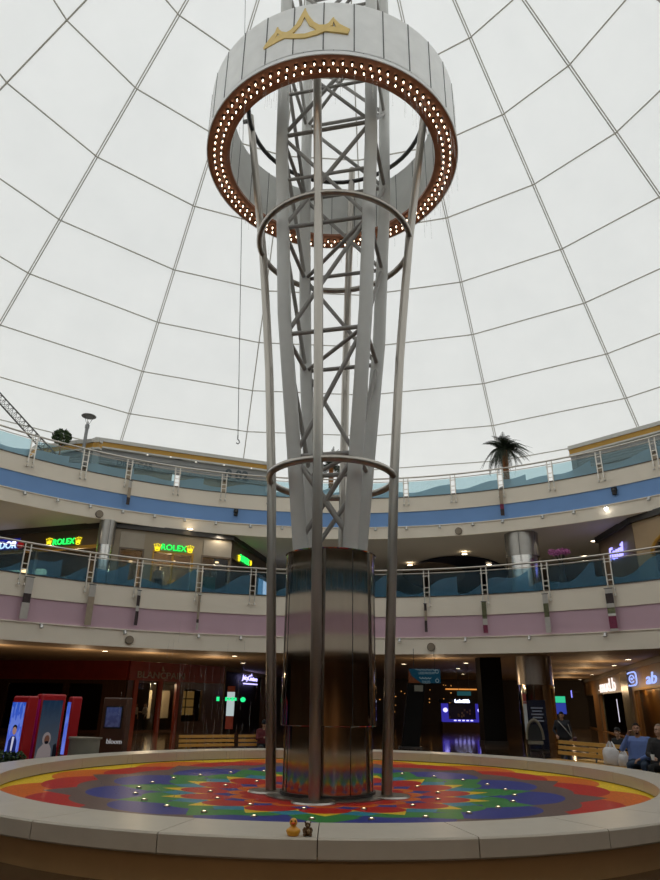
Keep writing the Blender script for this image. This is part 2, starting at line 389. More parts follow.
# ================================================================== LATTICE TOWER
tw = thing('lattice_tower', 'tall grey lattice tower rising from a mirror clad drum in the fountain', 'tower', (.05, 0, 0))
def legrho(z): return float(np.interp(z, [4.6, 5.3, 7.75, 11.6, 17.1, 25.4, 42.5], [.80, .85, 1.12, 1.57, 1.90, 2.06, 2.10]))
LA = dict(FL=212, FR=302, BR=32, BL=122)
def leg(k, z):
    a = math.radians(LA[k]); r = legrho(z); return Vector((r*math.cos(a), r*math.sin(a), z))
for k in LA:
    zs = [4.6, 5.3, 6.5, 7.75, 9.6, 11.6, 14.4, 17.1, 21, 25.4, 33, 41.5]
    MB().tube([leg(k, z) for z in zs], .185, 18).build('tower_leg', WHITEPAINT, tw)
LEV = [7.62, 11.0, 14.4, 17.75, 21.1, 24.5, 27.9, 31.3, 34.7]
for i, z in enumerate(LEV):
    for a, b_ in (('FL', 'FR'), ('BL', 'BR'), ('FL', 'BL'), ('FR', 'BR')):
        MB().tube([leg(a, z), leg(b_, z)], .062, 10).build('horizontal_brace', BRACEP, tw)
    MB().tube([leg('FR', z), leg('BL', z)], .058, 10).build('plan_brace', BRACEP, tw)
    if i+1 < len(LEV):
        z2 = LEV[i+1]
        for a, b_ in (('FL', 'FR'), ('BR', 'BL'), ('BL', 'FL'), ('FR', 'BR')):
            MB().tube([leg(a, z), leg(b_, z2)], .062, 10).build('diagonal_brace', BRACEP, tw)
        if 11 < z < 24:
            MB().tube([leg('FR', z), leg('FL', z2)], .055, 10).build('diagonal_brace', BRACEP, tw)
            MB().tube([leg('FL', (z+z2)/2), leg('FR', (z+z2)/2)], .05, 10).build('horizontal_brace', BRACEP, tw)
for a, b_ in (('FL', 'FR'), ('BR', 'BL')):
    MB().tube([leg(a, 5.5), leg(b_, 7.62)], .062, 10).build('diagonal_brace', BRACEP, tw)
    MB().tube([leg(b_, 5.5), leg(a, 7.62)], .062, 10).build('diagonal_brace', BRACEP, tw)
MB().lathe([(0, 5.34), (.55, 5.34), (.55, 5.0)], 24).build('inner_cap', WHITEPAINT, tw)
def drum(name, r, z0, z1, m_, lip):
    mb = MB().lathe([(r-.02, z0), (r, z0+.015), (r, z1-.02), (r+lip, z1), (r-.05, z1), (r-.06, z1-.4)], 96)
    for a in range(0, 360, 45):
        p = pol(a+17, r+.002); mb.beam((p.x, p.y, z0+.02), (p.x, p.y, z1-.02), .012, .012, mi=1)
    return mb.build(name, [m_, DMETAL], tw)
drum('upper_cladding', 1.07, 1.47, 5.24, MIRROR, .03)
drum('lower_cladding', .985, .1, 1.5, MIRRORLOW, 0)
MB().lathe([(.985, .2), (1.03, .2), (1.03, .1), (.985, .1)], 64).build('skirting_ring', DMETAL, tw)

# ================================================================== STAINLESS TUBE FRAME
fr = thing('steel_tube_frame', 'four flaring stainless steel tubes joined by hoop rings around the lattice tower', 'steel frame', (.05, 0, 0))
TZ = [.12, 3.5, 7.31, 10.5, 12.6, 14.52, 16.2, 17.6, 19.2, 20.4]
def tr_(z): return float(np.interp(z, [.1, 7.31, 11, 14.52, 17.6, 20.6], [1.27, 1.60, 1.86, 2.22, 2.62, 3.02]))
for i, a in enumerate((-168, 102, 12, -78)):
    pts = [pol(a, tr_(z), z) for z in TZ]
    t = MB().tube(pts, .118, 16).build('steel_tube', STEEL, fr)
    if i == 0: MB().tube([pol(a, tr_(8.28), 8.28), pol(a, tr_(8.36), 8.36)], .121, 16).build('tube_joint', STEEL, t)
    p = pol(a, 3.02, 20.2); MB().beam(p, pol(a, 3.23, 20.2), .1, .1).build('wall_bracket', DMETAL, t)
    MB().lathe([(0, .03), (.42, .03), (.45, .0), (.45, -.04)], 32).build('foot_plate', STEEL, t, loc=pol(a, 1.33, .125))
for z, r in ((7.22, 1.59), (14.52, 2.23)):
    MB().tube([pol(6*k, r, z) for k in range(60)], .088, 12, closed=True).build('hoop_ring', STEEL, fr)
MB().tube([pol(6*k, 2.86, 19.7) for k in range(60)], .075, 12, closed=True).build('hoop_ring', DMETAL, fr)
MB().lathe([(.9, .135), (1.28, .14), (1.34, .13), (1.34, .08)], 64).build('base_ring_plate', STEEL, fr)

# ================================================================== HALO RING
HZ, HR, HI, HH = 17.55, 3.89, 3.21, 1.98
hl = thing('ring_canopy', 'white panelled ring with two rows of warm bulbs and gold crown around the tower', 'ring canopy', (-.06, 0, 0))
mb = MB().lathe([(HR, HZ+.16), (HR, HZ+HH), (HR-.05, HZ+HH)], 144, mi=0)
mb.lathe([(HR-.02, HZ), (HR+.012, HZ), (HR+.012, HZ+.12), (HR-.02, HZ+.135), (HR-.02, HZ+.16)], 144, mi=0)
for k in range(30):
    p = pol(12*k+4, HR+.004); mb.beam((p.x, p.y, HZ+.17), (p.x, p.y, HZ+HH), .028, .014, up=(p.x, p.y, 0), mi=1)
mb.build('outer_panels', [WHITEPANEL, DMETAL], hl)
mb = MB().lathe([(HI, HZ+.02), (HI, HZ+HH), (HI+.05, HZ+HH)], 120, mi=0)
for k in range(24): 
    p = pol(15*k, HI-.003); mb.beam((p.x, p.y, HZ+.05), (p.x, p.y, HZ+HH), .018, .01, up=(p.x, p.y, 0), mi=1)
mb.build('inner_panels', [mat('inner_panel_grey', (.74, .75, .72), .5, nz=2), DMETAL], hl)
MB().lathe([(HR-.03, HZ+HH-.01), (HI+.03, HZ+HH-.01)], 96).build('top_plate', WHITEPANEL, hl)
mb = MB().lathe([(HR-.015, HZ), (3.77, HZ), (3.77, HZ+.025), (3.34, HZ+.025), (3.34, HZ), (HI-.01, HZ), (HI-.01, HZ+.08)], 144, smooth=False)
mb.build('bronze_soffit', BRONZE, hl)
sock = MB(); bulbs = []
NB = 92
for row, r in ((0, 3.66), (1, 3.46)):
    for k in range(NB):
        a = 360*(k + .5*row)/NB; p = pol(a, r, HZ)
        sock.lathe([(.0, .03), (.055, .03), (.05, -.01), (.03, -.02)], 8, c=p)
        bulbs.append((p, (p + Vector((.05, CD, -CH))).length))
sock.build('bulb_sockets', SOCKET, hl)['kind'] = 'stuff'
def bulb_mb(c=(0, 0, 0)): return MB().lathe([(.014, 0), (.018, -.02), (.021, -.035), (.016, -.06), (.008, -.085), (0, -.098)], 8, c=c)
bulbs.sort(key=lambda t: t[1]); first = None
for p, d in bulbs[:100]:
    if first is None: first = bulb_mb().build('light_bulb', BULB, hl, loc=p + Vector((0, 0, -.015)))
    else:
        c = first.copy(); COL.objects.link(c); c.location = p + Vector((0, 0, -.015))
mb = MB()
for p, d in bulbs[100:]:
    q = bulb_mb(p + Vector((0, 0, -.015))); mb.add(q.v, q.f, 0, True)
mb.build('far_light_bulbs', BULB, hl)['kind'] = 'stuff'
# gold crown emblem: ribbons that follow the drum
def oncyl(x, y):
    p = atr(x, y, HR, near=True); return math.atan2(p.x, p.y), p.z
def ribbon(mb, pts, ws, d0=.0, d1=.05):
    S = [Vector((a*HR if a > 0 else (a+2*PI)*HR, z)) for a, z in (oncyl(*q) for q in pts)]
    vs = []
    for i, p in enumerate(S):
        t = (S[min(i+1, len(S)-1)] - S[max(i-1, 0)]).normalized(); nrm = Vector((-t.y, t.x))
        for sg in (1, -1):
            q = p + nrm*ws[i]*sg
            for d in (d0, d1):
                a = q.x/HR; vs.append(((HR+d)*math.sin(a), (HR+d)*math.cos(a), q.y))
    fs = []
    for i in range(len(S)-1):
        b0, b1 = 4*i, 4*i+4
        fs += [(b0+1, b1+1, b1+3, b0+3), (b0, b0+1, b1+1, b1), (b0+2, b1+2, b1+3, b0+3), (b0, b0+2, b1+2, b1)]
    fs += [(0, 1, 3, 2), (4*len(S)-4, 4*len(S)-2, 4*len(S)-1, 4*len(S)-3)]
    return mb.add(vs, fs)
Q = lambda x, y: (255 + x/6.6, y/6.6)
mb = MB()
ribbon(mb, [Q(62, 330), Q(110, 295), Q(160, 262), Q(205, 243), Q(260, 248), Q(330, 246), Q(400, 225), Q(460, 198), Q(540, 205), Q(618, 220)], [.05, .09, .11, .1, .08, .08, .09, .1, .1, .07])
ribbon(mb, [Q(75, 315), Q(120, 262), Q(147, 225), Q(154, 190)], [.06, .09, .06, .02]); ribbon(mb, [Q(154, 205), Q(170, 228), Q(205, 240)], [.03, .06, .09])
ribbon(mb, [Q(205, 240), Q(250, 215), Q(290, 170), Q(322, 110), Q(335, 65)], [.08, .08, .07, .06, .015])
ribbon(mb, [Q(335, 80), Q(345, 120), Q(375, 165), Q(415, 188), Q(470, 186)], [.02, .06, .08, .09, .08])
ribbon(mb, [Q(465, 188), Q(500, 168), Q(520, 125)], [.08, .07, .015]); ribbon(mb, [Q(520, 135), Q(545, 175), Q(580, 198), Q(620, 212)], [.02, .07, .09, .07])
em = mb.build('crown_emblem', GOLD, hl); em['label'] = 'gold crown shaped emblem'
em.location = (.06, 0, 0)

# fine drips of fountain water under the ring
wm = bpy.data.materials.new('falling_water'); wm.use_nodes = True; nt = wm.node_tree; b = nt.nodes['Principled BSDF']
b.inputs['Base Color'].default_value = (.95, .95, .93, 1); b.inputs['Roughness'].default_value = .05; b.inputs['Alpha'].default_value = .22
mb = MB()
for k in range(110):
    a = random.choice([random.uniform(60, 215), random.uniform(60, 215), random.uniform(0, 360)]); r = random.choice([3.36, 3.56, 3.72]); z1 = HZ - random.uniform(.1, .5)
    p = pol(a, r); L = random.uniform(.25, .9); mb.tube([(p.x+.05, p.y, z1), (p.x+.05, p.y, z1-L)], .006, 4)
for k in range(90):
    a = random.uniform(215, 330); r = random.uniform(2.0, 4.6); z1 = random.uniform(.9, 3.4); p = pol(a, r); L = random.uniform(.2, .6)
    mb.tube([(p.x, p.y, z1), (p.x, p.y, z1-L)], .0022, 3)
for k in range(300):
    a = random.uniform(215, 330); r = random.uniform(2.0, 4.8); p = pol(a, r, basin_z(r)+.02); mb.ball((p.x, p.y, p.z+random.uniform(0, .25)), random.uniform(.006, .014), 4)
tag(mb.build('falling_water', wm), 'thin streaks and splashes of water falling from the bulb ring into the basin', 'water', kind='stuff')

# ================================================================== BALCONY RAILINGS
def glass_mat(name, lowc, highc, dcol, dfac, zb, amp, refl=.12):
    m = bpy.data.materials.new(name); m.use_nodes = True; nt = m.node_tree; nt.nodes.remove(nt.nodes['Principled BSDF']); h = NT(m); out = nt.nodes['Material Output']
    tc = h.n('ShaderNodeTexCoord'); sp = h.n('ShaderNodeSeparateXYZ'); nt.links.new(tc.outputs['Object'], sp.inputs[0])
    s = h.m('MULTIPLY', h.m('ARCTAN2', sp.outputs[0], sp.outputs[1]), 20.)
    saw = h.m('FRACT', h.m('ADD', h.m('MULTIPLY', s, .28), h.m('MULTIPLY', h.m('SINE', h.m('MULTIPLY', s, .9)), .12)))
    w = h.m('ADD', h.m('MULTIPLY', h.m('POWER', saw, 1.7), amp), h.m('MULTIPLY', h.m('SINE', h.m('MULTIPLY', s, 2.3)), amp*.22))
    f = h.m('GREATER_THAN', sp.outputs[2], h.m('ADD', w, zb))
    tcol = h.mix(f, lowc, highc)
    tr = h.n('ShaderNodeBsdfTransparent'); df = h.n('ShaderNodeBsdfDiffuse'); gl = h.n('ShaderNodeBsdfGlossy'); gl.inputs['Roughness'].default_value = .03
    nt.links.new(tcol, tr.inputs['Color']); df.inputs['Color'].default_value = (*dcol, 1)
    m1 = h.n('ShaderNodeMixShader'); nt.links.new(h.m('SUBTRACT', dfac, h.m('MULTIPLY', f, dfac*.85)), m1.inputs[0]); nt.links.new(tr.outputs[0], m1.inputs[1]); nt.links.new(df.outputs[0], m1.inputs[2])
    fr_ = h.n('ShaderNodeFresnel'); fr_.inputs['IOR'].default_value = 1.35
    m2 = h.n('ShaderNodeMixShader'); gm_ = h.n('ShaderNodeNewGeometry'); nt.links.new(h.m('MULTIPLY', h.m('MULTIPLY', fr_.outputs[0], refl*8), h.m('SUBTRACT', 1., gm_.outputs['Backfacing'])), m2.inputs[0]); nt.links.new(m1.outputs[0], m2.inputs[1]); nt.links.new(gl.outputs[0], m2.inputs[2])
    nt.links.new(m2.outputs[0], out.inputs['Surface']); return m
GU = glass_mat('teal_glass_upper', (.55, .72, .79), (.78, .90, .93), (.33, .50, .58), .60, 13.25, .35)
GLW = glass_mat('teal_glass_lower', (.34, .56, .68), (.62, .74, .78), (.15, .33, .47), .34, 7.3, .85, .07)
def railing(R, z0, zr, azs, gm, label, a_lo, a_hi):
    t = thing('balcony_railing', label, 'railing', (0, 0, 0))
    def arc(r, z, w=.0): return [pol(2*i, r, z) for i in range(180)]
    MB().tube(arc(R-.1, zr), .045, 10, closed=True).build('handrail', RAILM, t)
    MB().tube(arc(R-.06, zr-.19), .022, 8, closed=True).build('lower_rail', RAILM, t)
    nr = 16; ed = list(azs) + [azs[-1] + (azs[0]+360-azs[-1])*k/nr for k in range(1, nr+1)]
    for a, b in zip(ed[:-1], ed[1:]):
        if b-a < 1: continue
        r = R-.045
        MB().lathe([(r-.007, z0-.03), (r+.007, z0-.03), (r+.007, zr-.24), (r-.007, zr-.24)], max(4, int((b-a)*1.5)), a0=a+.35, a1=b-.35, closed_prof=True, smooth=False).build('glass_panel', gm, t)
    first = None
    for a in azs:
        if first is None:
            mb = MB()
            for s in (-1, 1):
                mb.box((.13*s, -.1, (z0-.42+zr)/2), (.05, .035, zr-z0+.36)); mb.box((.13*s, -.05, z0-.28), (.05, .1, .05))
                mb.tube([(.13*s, .02, zr-.19), (.13*s, -.1, zr-.19)], .02, 8)
                mb.lathe([(0, .03), (.05, .03), (.06, 0)], 12, c=(.13*s, -.1, z0-.55)).ball((.13*s, -.1, z0-.5), .06, 8)
            for z in (z0+.16, z0+.4, zr-.34): mb.box((0, -.1, z), (.26, .03, .04))
            mb.tube([(-.2, -.1, zr-.34), (.2, -.1, zr-.34)], .02, 8)
            p = first = mb.build('railing_post', RAILM, t)
        else:
            p = first.copy(); COL.objects.link(p)
        p.location = pol(a, R); p.rotation_euler.z = -math.radians(a)
    return t
UAZ = [-60.3, -53, -45.8, -38.4, -31.9, -24.5, -17.1, -9.7, -2.3, 5.1, 12.4, 19.9, 27.3, 34.8, 41.9, 49.4, 56.8]
LPX = [(24, 565), (89, 578), (137, 585), (198, 592), (427, 590), (485, 586), (546, 578), (609, 568)]
LA4 = [azof(atr(x, y, RL)) for x, y in LPX]
LAZ = [LA4[0]-9] + LA4[:4] + [-12.0, -3.2, 6.0] + LA4[4:] + [LA4[-1]+9]
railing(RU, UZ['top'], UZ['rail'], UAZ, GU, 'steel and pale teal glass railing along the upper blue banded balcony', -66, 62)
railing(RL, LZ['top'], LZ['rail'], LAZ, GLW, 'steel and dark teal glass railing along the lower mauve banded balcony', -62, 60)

# ---- spotlights, speaker discs and small boxes on the balcony fronts
SILVER = mat('silver_housing', (.55, .54, .52), .3, .8, nz=10)
def spot(az, R, z, label, group, lit=False):
    t = thing('spotlight', label, 'spotlight', pol(az, R, z), -math.radians(az), group)
    MB().box((0, -.03, .06), (.1, .06, .1)).tube([(0, -.05, .05), (0, -.16, .0)], .02, 8).build('bracket', SILVER, t)
    MB().tube([(0, -.13, .06), (0, -.17, -.1)], [.05, .085], 12).build('lamp_head', SILVER, t)
    if lit: MB().ball((0, -.185, -.1), (.095, .06, .095), 12).build('lit_lens', emit('white_lamp_glow', (1, .95, .85), 14), t)
    return t
uspots = [-50, -45.8, -41.3, -36.7, -32, -27.3, -22.7, -17.9, -12.5, -7.5, 7.4, 12.3, 17.5, 22.6, 27.1, 33, 37.5, 47.7]
proto = None
for a in uspots:
    lab = 'small silver spotlight, not lit, on the ledge below the blue band'
    if proto is None: proto = spot(a, RU, 11.12, lab, 'unlit spotlights below the blue band')
    else: copy_tree(proto, pol(a, RU, 11.12), -math.radians(a))
spot(42, RU, 11.1, 'lit white spotlight glowing below the blue band at right', None, True)
proto = None
for x, y in ((40, 628), (124, 636), (198, 640), (240, 646), (400, 649), (466, 643), (530, 638), (606, 633)):
    a = azof(atr(x, y, RL)); lab = 'small silver spotlight on the ledge below the mauve band'
    if proto is None: proto = spot(a, RL, 4.93, lab, 'spotlights below the mauve band')
    else: copy_tree(proto, pol(a, RL, 4.93), -math.radians(a))
def disc(x, y, R, label):
    p = atr(x, y, R-.056); a = azof(p); t = thing('round_speaker', label, 'speaker', p, -math.radians(a))
    MB().tube([(0, .055, 0), (0, -.01, 0)], .2, 24).build('rim_ring', SHOPBROWN, t)
    MB().tube([(0, .0, 0), (0, -.03, 0)], .17, 24).build('grille', mat('tan_grille', (.27, .22, .16), .7, nz=60, amt=.4), t)
disc(129.5, 640, RL, 'round tan wall speaker on the lower balcony front at left'); disc(431, 647, RL, 'round tan wall speaker on the lower balcony front right of tower')
disc(99.5, 514, RU, 'round tan wall speaker on the upper balcony front at left'); disc(458.5, 531, RU, 'round tan wall speaker on the upper balcony front right of tower')
def cam_box(x, y, label):
    p = atr(x, y, RU-.06); a = azof(p); t = thing('camera_box', label, 'camera', p, -math.radians(a))
    MB().box((0, 0, 0), (.24, .14, .2)).box((0, .0, -.2), (.2, .12, .14)).build('housing', BLACK, t); MB().tube([(0, -.06, 0), (0, -.1, 0)], .05, 10).build('lens', DMETAL, t)
cam_box(236, 511, 'small black box on the blue band left of the tower'); cam_box(614, 489.5, 'small black box on the blue band at far right')
# ---- banners that hang below railing posts
def banner(x, y, R, z1, z0, w, bands, label, twist=0):
    a = azof(atr(x, y, R)); t = thing('hanging_banner', label, 'banner', pol(a, R-.2, z1), -math.radians(a) + twist)
    MB().tube([(-w/2-.03, 0, 0), (w/2+.03, 0, 0)], .02, 8).build('hanging_rod', DMETAL, t)
    H = z1-z0; mb = MB(); ms = []
    for i, (f0, f1, m_) in enumerate(bands): mb.box((0, 0, -H*(f0+f1)/2), (w, .012, H*(f1-f0))); mb.m[-6:] = [i]*6; ms.append(m_)
    mb.build('cloth', ms, t)
CL = mat('pale_banner_cloth', (.50, .47, .43), .8, nz=6); CB = mat('dark_banner_print', (.05, .035, .035), .8, nz=9, amt=.6); CT = mat('tan_banner_cloth', (.36, .29, .21), .8, nz=6, amt=.2); CP = mat('maroon_banner_print', (.20, .03, .07), .8, nz=9, amt=.4); CG = mat('green_banner_print', (.12, .12, .06), .8, nz=9, amt=.5)
banner(25, 598, RL, 6.95, 5.15, .34, [(0, .4, CL), (.4, .62, CB), (.62, 1, CL)], 'pale hanging banner with dark print, leftmost on the lower balcony')
banner(89, 605, RL, 6.95, 5.1, .3, [(0, .3, CL), (.3, 1, CT)], 'plain tan hanging banner on the lower balcony, second from left')
banner(136, 612, RL, 6.9, 5.25, .2, [(0, .15, CL), (.15, .45, CB), (.45, .6, CL), (.6, 1, CB)], 'narrow black and white hanging banner above the left speaker disc', .5)
banner(197, 620, RL, 6.9, 5.2, .14, [(0, .7, CT), (.7, .8, CB), (.8, 1, CL)], 'very narrow tan hanging banner just left of the tower', .5)
banner(426, 612, RL, 6.7, 5.3, .14, [(0, .25, CB), (.25, .6, CT), (.6, 1, CB)], 'very narrow dark speckled hanging banner just right of the tower', .5)
banner(485, 610, RL, 6.7, 5.2, .22, [(0, .55, CG), (.55, .75, CL), (.75, 1, CP)], 'narrow olive and maroon hanging banner below the chrome column', .4)
banner(547, 605, RL, 6.9, 5.1, .24, [(0, .25, CL), (.25, .6, CG), (.6, 1, CL)], 'pale and olive hanging banner right of the chrome column')
banner(611, 597, RL, 6.9, 5.05, .34, [(0, .12, CL), (.12, .36, CB), (.36, .46, CL), (.46, .6, CG), (.6, .66, CL), (.66, .95, CP), (.95, 1, CL)], 'pale hanging banner with black and maroon pictures, rightmost on the lower balcony')
banner(129, 487, RU, 12.85, 11.5, .2, [(0, .3, CL), (.3, .7, CT), (.7, 1, CB)], 'narrow tan and dark hanging banner on the upper balcony at left', .4)
banner(502, 498, RU, 12.85, 11.4, .2, [(0, .55, CT), (.55, .75, CP), (.75, 1, CB)], 'narrow tan and dark hanging banner on the upper balcony below the palm', .4)

# ================================================================== COLUMNS
def column(c, r, label, full):
    t = thing('chrome_column', label, 'column', (c[0], c[1], 0 if full else 0))
    if full:
        MB().lathe([(r, 0), (r, 2.9)], 48).build('mirror_shaft', MIRROR, t); MB().lathe([(r+.01, 2.9), (r+.01, 4.36)], 48).build('brushed_collar', STEEL, t)
    mb = MB().lathe([(r, 7.03), (r, 9.3)], 48)
    mb.build('gallery_mirror_shaft', CHROME, t)
    mb = MB().lathe([(r+.015, 9.3), (r+.015, 10.595)], 48)
    for k in range(6): p = pol(60*k+25, r+.02); mb.beam((p.x, p.y, 9.3), (p.x, p.y, 10.57), .02, mi=1)
    mb.build('gallery_collar', [mat('collar_steel', (.36, .34, .31), .3, .85, nz=3), DMETAL], t)
column((10.45, 18.95), .87, 'wide mirror clad round column right of the tower', True)
column((-11.55, 17.4), .40, 'slim mirror clad round column at left in front of the watch boutique', False)

# ================================================================== TOP FLOOR
def parapet(px, label, zt, depth, endcap):
    P = [atz(x, y, zt) for x, y in px]
    t = thing('shop_pavilion', label, 'shop', (0, 0, 0))
    parts = [('parapet_cap', CAP, zt-.22, zt, .12), ('gold_band', GOLDBAND, zt-.52, zt-.22, .06), ('pale_band', CAP, zt-.62, zt-.52, .10), ('louvre_band', GREYP, zt-1.5, zt-.62, -.1), ('shop_wall', SHOPBEIGE, 13.0-.1, zt-1.5, -.35)]
    back = [Vector((p.x, p.y, 0))*(1 + depth/math.hypot(p.x, p.y)) for p in P]
    for nm, m_, z0, z1, off in parts:
        mb = MB()
        for a, b in zip(P[:-1], P[1:]):
            d = (b-a); d.z = 0; L = d.length; d.normalize(); n = Vector((d.y, -d.x, 0)); 
            c = (a+b)/2 + n*(off-.15); mb.box((c.x, c.y, (z0+z1)/2), (L+.2+2*off, .3, z1-z0), rz=math.atan2(d.y, d.x))
            if nm == 'louvre_band':
                for k in range(4): mb.box((c.x+n.x*.17, c.y+n.y*.17, z0+.1+.16*k), (L, .05, .03), rz=math.atan2(d.y, d.x))
        e0, e1 = P[-1], back[-1]; d = Vector((e1.x-e0.x, e1.y-e0.y, 0)); L = d.length; d.normalize(); c = Vector((e0.x+e1.x, e0.y+e1.y, 0))/2
        mb.box((c.x, c.y, (z0+z1)/2), (L, .3+2*max(off, 0), z1-z0), rz=math.atan2(d.y, d.x))
        e0, e1 = P[0], back[0]; d = Vector((e1.x-e0.x, e1.y-e0.y, 0)); L = d.length; d.normalize(); c = Vector((e0.x+e1.x, e0.y+e1.y, 0))/2
        mb.box((c.x, c.y, (z0+z1)/2), (L, .3+2*max(off, 0), z1-z0), rz=math.atan2(d.y, d.x))
        mb.build(nm, m_, t)
    return t, P
t, P = parapet([(100, 438), (180, 450), (272, 463)], 'long top floor shop pavilion with gold banded parapet, left of the tower', 16.2, 4, 0)
for x, y in ((149, 457), (172, 459), (197, 464), (225, 467), (252, 470)):
    p = onw(x, y, P[0], P[-1]) + Vector((0, -.35, 0)); MB().ball(p, (.06, .04, .04), 8).build('eave_lamp', emit('eave_glow', (1, .95, .85), 1.2), t)
tl, Pl = parapet([(40, 446), (76, 441), (98, 439)], 'low gold banded top floor kiosk roof behind the potted shrub', 15.3, 2.5, 0)
DSIGN = mat('dark_sign_letters', (.07, .09, .10), .6, nz=5)
q0, q1 = onw(119, 466, P[0], P[1]), onw(157, 470, P[0], P[1]); d = (q1-q0); d.z = 0
o = text_mesh('sign_letters', 'DRIN CAR', frame_m((q0+q1)/2 + Vector((0, -.6, 0)), d, (0, 0, 1)), d.length*.95, DSIGN, t, bold=.03)
q0, q1 = onw(226, 476, P[1], P[2]), onw(250, 480, P[1], P[2]); d = (q1-q0); d.z = 0
o = text_mesh('sign_letters', '8 02', frame_m((q0+q1)/2 + Vector((0, -.6, 0)), d, (0, 0, 1)), d.length*.95, DSIGN, t, bold=.03)
parapet([(572, 446), (660, 421.5), (760, 393)], 'large top floor shop pavilion with gold banded parapet at far right', 16.2, 5, 0)

# palms, shrub, lamp post
FROND = mat('palm_frond', (.022, .035, .016), .6, nz=9, amt=.5); TRUNK = mat('palm_trunk', (.30, .13, .045), .85, nz=14, amt=.5, bump=.6); POTM = mat('planter_grey', (.22, .22, .21), .6, nz=4)
def frond_mesh(L, droop, seed):
    rnd = random.Random(seed); mb = MB(); pts = []
    for i in range(10):
        s = i/9; pts.append(Vector((0, L*s*(1-.18*s*droop), L*(.62*s - (.62+.55*droop)*s*s))))
    mb.tube(pts, [.026*(1-.8*i/9) for i in range(10)], 5)
    for i in range(30):
        s = .14 + .86*i/30; k = s*9; j = min(int(k), 8); p = pts[j].lerp(pts[j+1], k-j); t = (pts[j+1]-pts[j]).normalized()
        ln = L*.25*math.sin(PI*min(1, .22+.78*s))**.7*(1.0-.35*s)
        for sg in (-1, 1):
            d = (Vector((sg*.85, 0, -.28-.3*rnd.random())) + t*.75).normalized()*ln*(.85+.3*rnd.random())
            w = t*.017; up = Vector((0, 0, .004))
            mb.add([p-w, p+w, p+d*.6+w*.8, p+d, p+d*.6-w*.8, p+up], [(0, 1, 2, 3, 4)], 0)
    return mb
def palm(p, h, L, nf, label, pot):
    t = thing('palm_tree', label, 'palm tree', p)
    MB().lathe([(0, 0), (.42, 0), (.5, .7), (.44, .7), (.4, .62), (0, .62)], 24).build('planter', POTM, t)
    prof = []
    for i in range(26): z = .6 + (h-.6)*i/25; prof += [(.17-.03*i/25+.035, z), (.15-.03*i/25, z+.05)]
    MB().lathe(prof + [(0, h+.05)], 14).build('trunk', TRUNK, t)
    base = [frond_mesh(L, dr, i).build('frond', FROND, t) for i, dr in enumerate((.25, .7, 1.1, 1.6))]
    for i in range(nf):
        if i < 4: o = base[i]
        else: o = base[i % 4].copy(); COL.objects.link(o)
        o.location = (0, 0, h); o.rotation_euler = (math.radians(58 - 88*(((i*7) % nf)/nf)**.9 + random.uniform(-5, 5)), 0, i*2.399)
        o.scale = [random.uniform(.85, 1.1)]*3
    return t
pp = atr(507, 480, 22.6); palm((pp.x, pp.y, 12.9), 3.0, 1.62, 52, 'leafy palm tree with orange trunk behind the upper railing right of the tower', 0)
pp = atr(331, 480, 24.5); palm((pp.x, pp.y, 12.9), 3.3, 1.5, 28, 'palm tree half hidden behind the lattice tower legs', 0)
def leaf_ball(mb, c, R, n, s, seed):
    rnd = random.Random(seed)
    for i in range(n):
        d = Vector((rnd.gauss(0, 1), rnd.gauss(0, 1), rnd.gauss(0, 1))).normalized()*R*rnd.uniform(.5, 1)**.6; p = Vector(c)+Vector((d.x, d.y, d.z*.9))
        a = Vector((rnd.gauss(0, 1), rnd.gauss(0, 1), rnd.gauss(0, 1))).normalized()*s; b = a.cross(Vector((rnd.gauss(0, 1), rnd.gauss(0, 1), rnd.gauss(0, 1)))).normalized()*s*.45
        mb.add([p-a, p+b, p+a, p-b], [(0, 1, 2, 3)])
    return mb
LEAF = mat('shrub_leaf', (.035, .07, .018), .6, nz=6, amt=.5)
pp = atr(62, 437, 22.4)
t = thing('potted_shrub', 'round dark green shrub in a planter behind the upper railing at left', 'shrub', (pp.x, pp.y, 12.9))
MB().lathe([(0, 0), (.32, 0), (.4, .7), (.34, .7), (.3, .6), (0, .6)], 20).build('planter', POTM, t); MB().tube([(0, 0, .5), (.03, 0, 1.2), (0, .02, pp.z-12.9)], [.05, .04, .03], 8).build('stem', TRUNK, t)
leaf_ball(MB(), (0, 0, pp.z-12.9), .5, 900, .085, 3).build('foliage', LEAF, t)
pp = atr(89, 416, 22.0)
t = thing('lamp_post', 'grey lamp post with a flat disc top behind the upper railing at left', 'lamp post', (pp.x, pp.y, 12.9)); zt = pp.z-12.9
MB().lathe([(0, 0), (.16, 0), (.16, .06), (.09, .1), (.09, zt-.75), (.12, zt-.74), (.12, zt-.55), (.06, zt-.5), (0, zt-.5)], 20).build('post', mat('post_grey_paint', (.26, .27, .27), .45, nz=4), t)
MB().lathe([(0, zt+.03), (.36, zt+.02), (.4, zt-.02), (.38, zt-.05), (0, zt-.06)], 32).build('disc_reflector', mat('disc_grey', (.16, .165, .165), .5, nz=4), t)
for k in range(3): a = k*2.1; MB().tube([(.06*math.cos(a), .06*math.sin(a), zt-.52), (.3*math.cos(a), .3*math.sin(a), zt-.05)], .012, 6).build('strut', DMETAL, t)
MB().ball((0, 0, zt-.42), (.06, .06, .08), 10).build('lamp_bulb', WHITEPL, t)
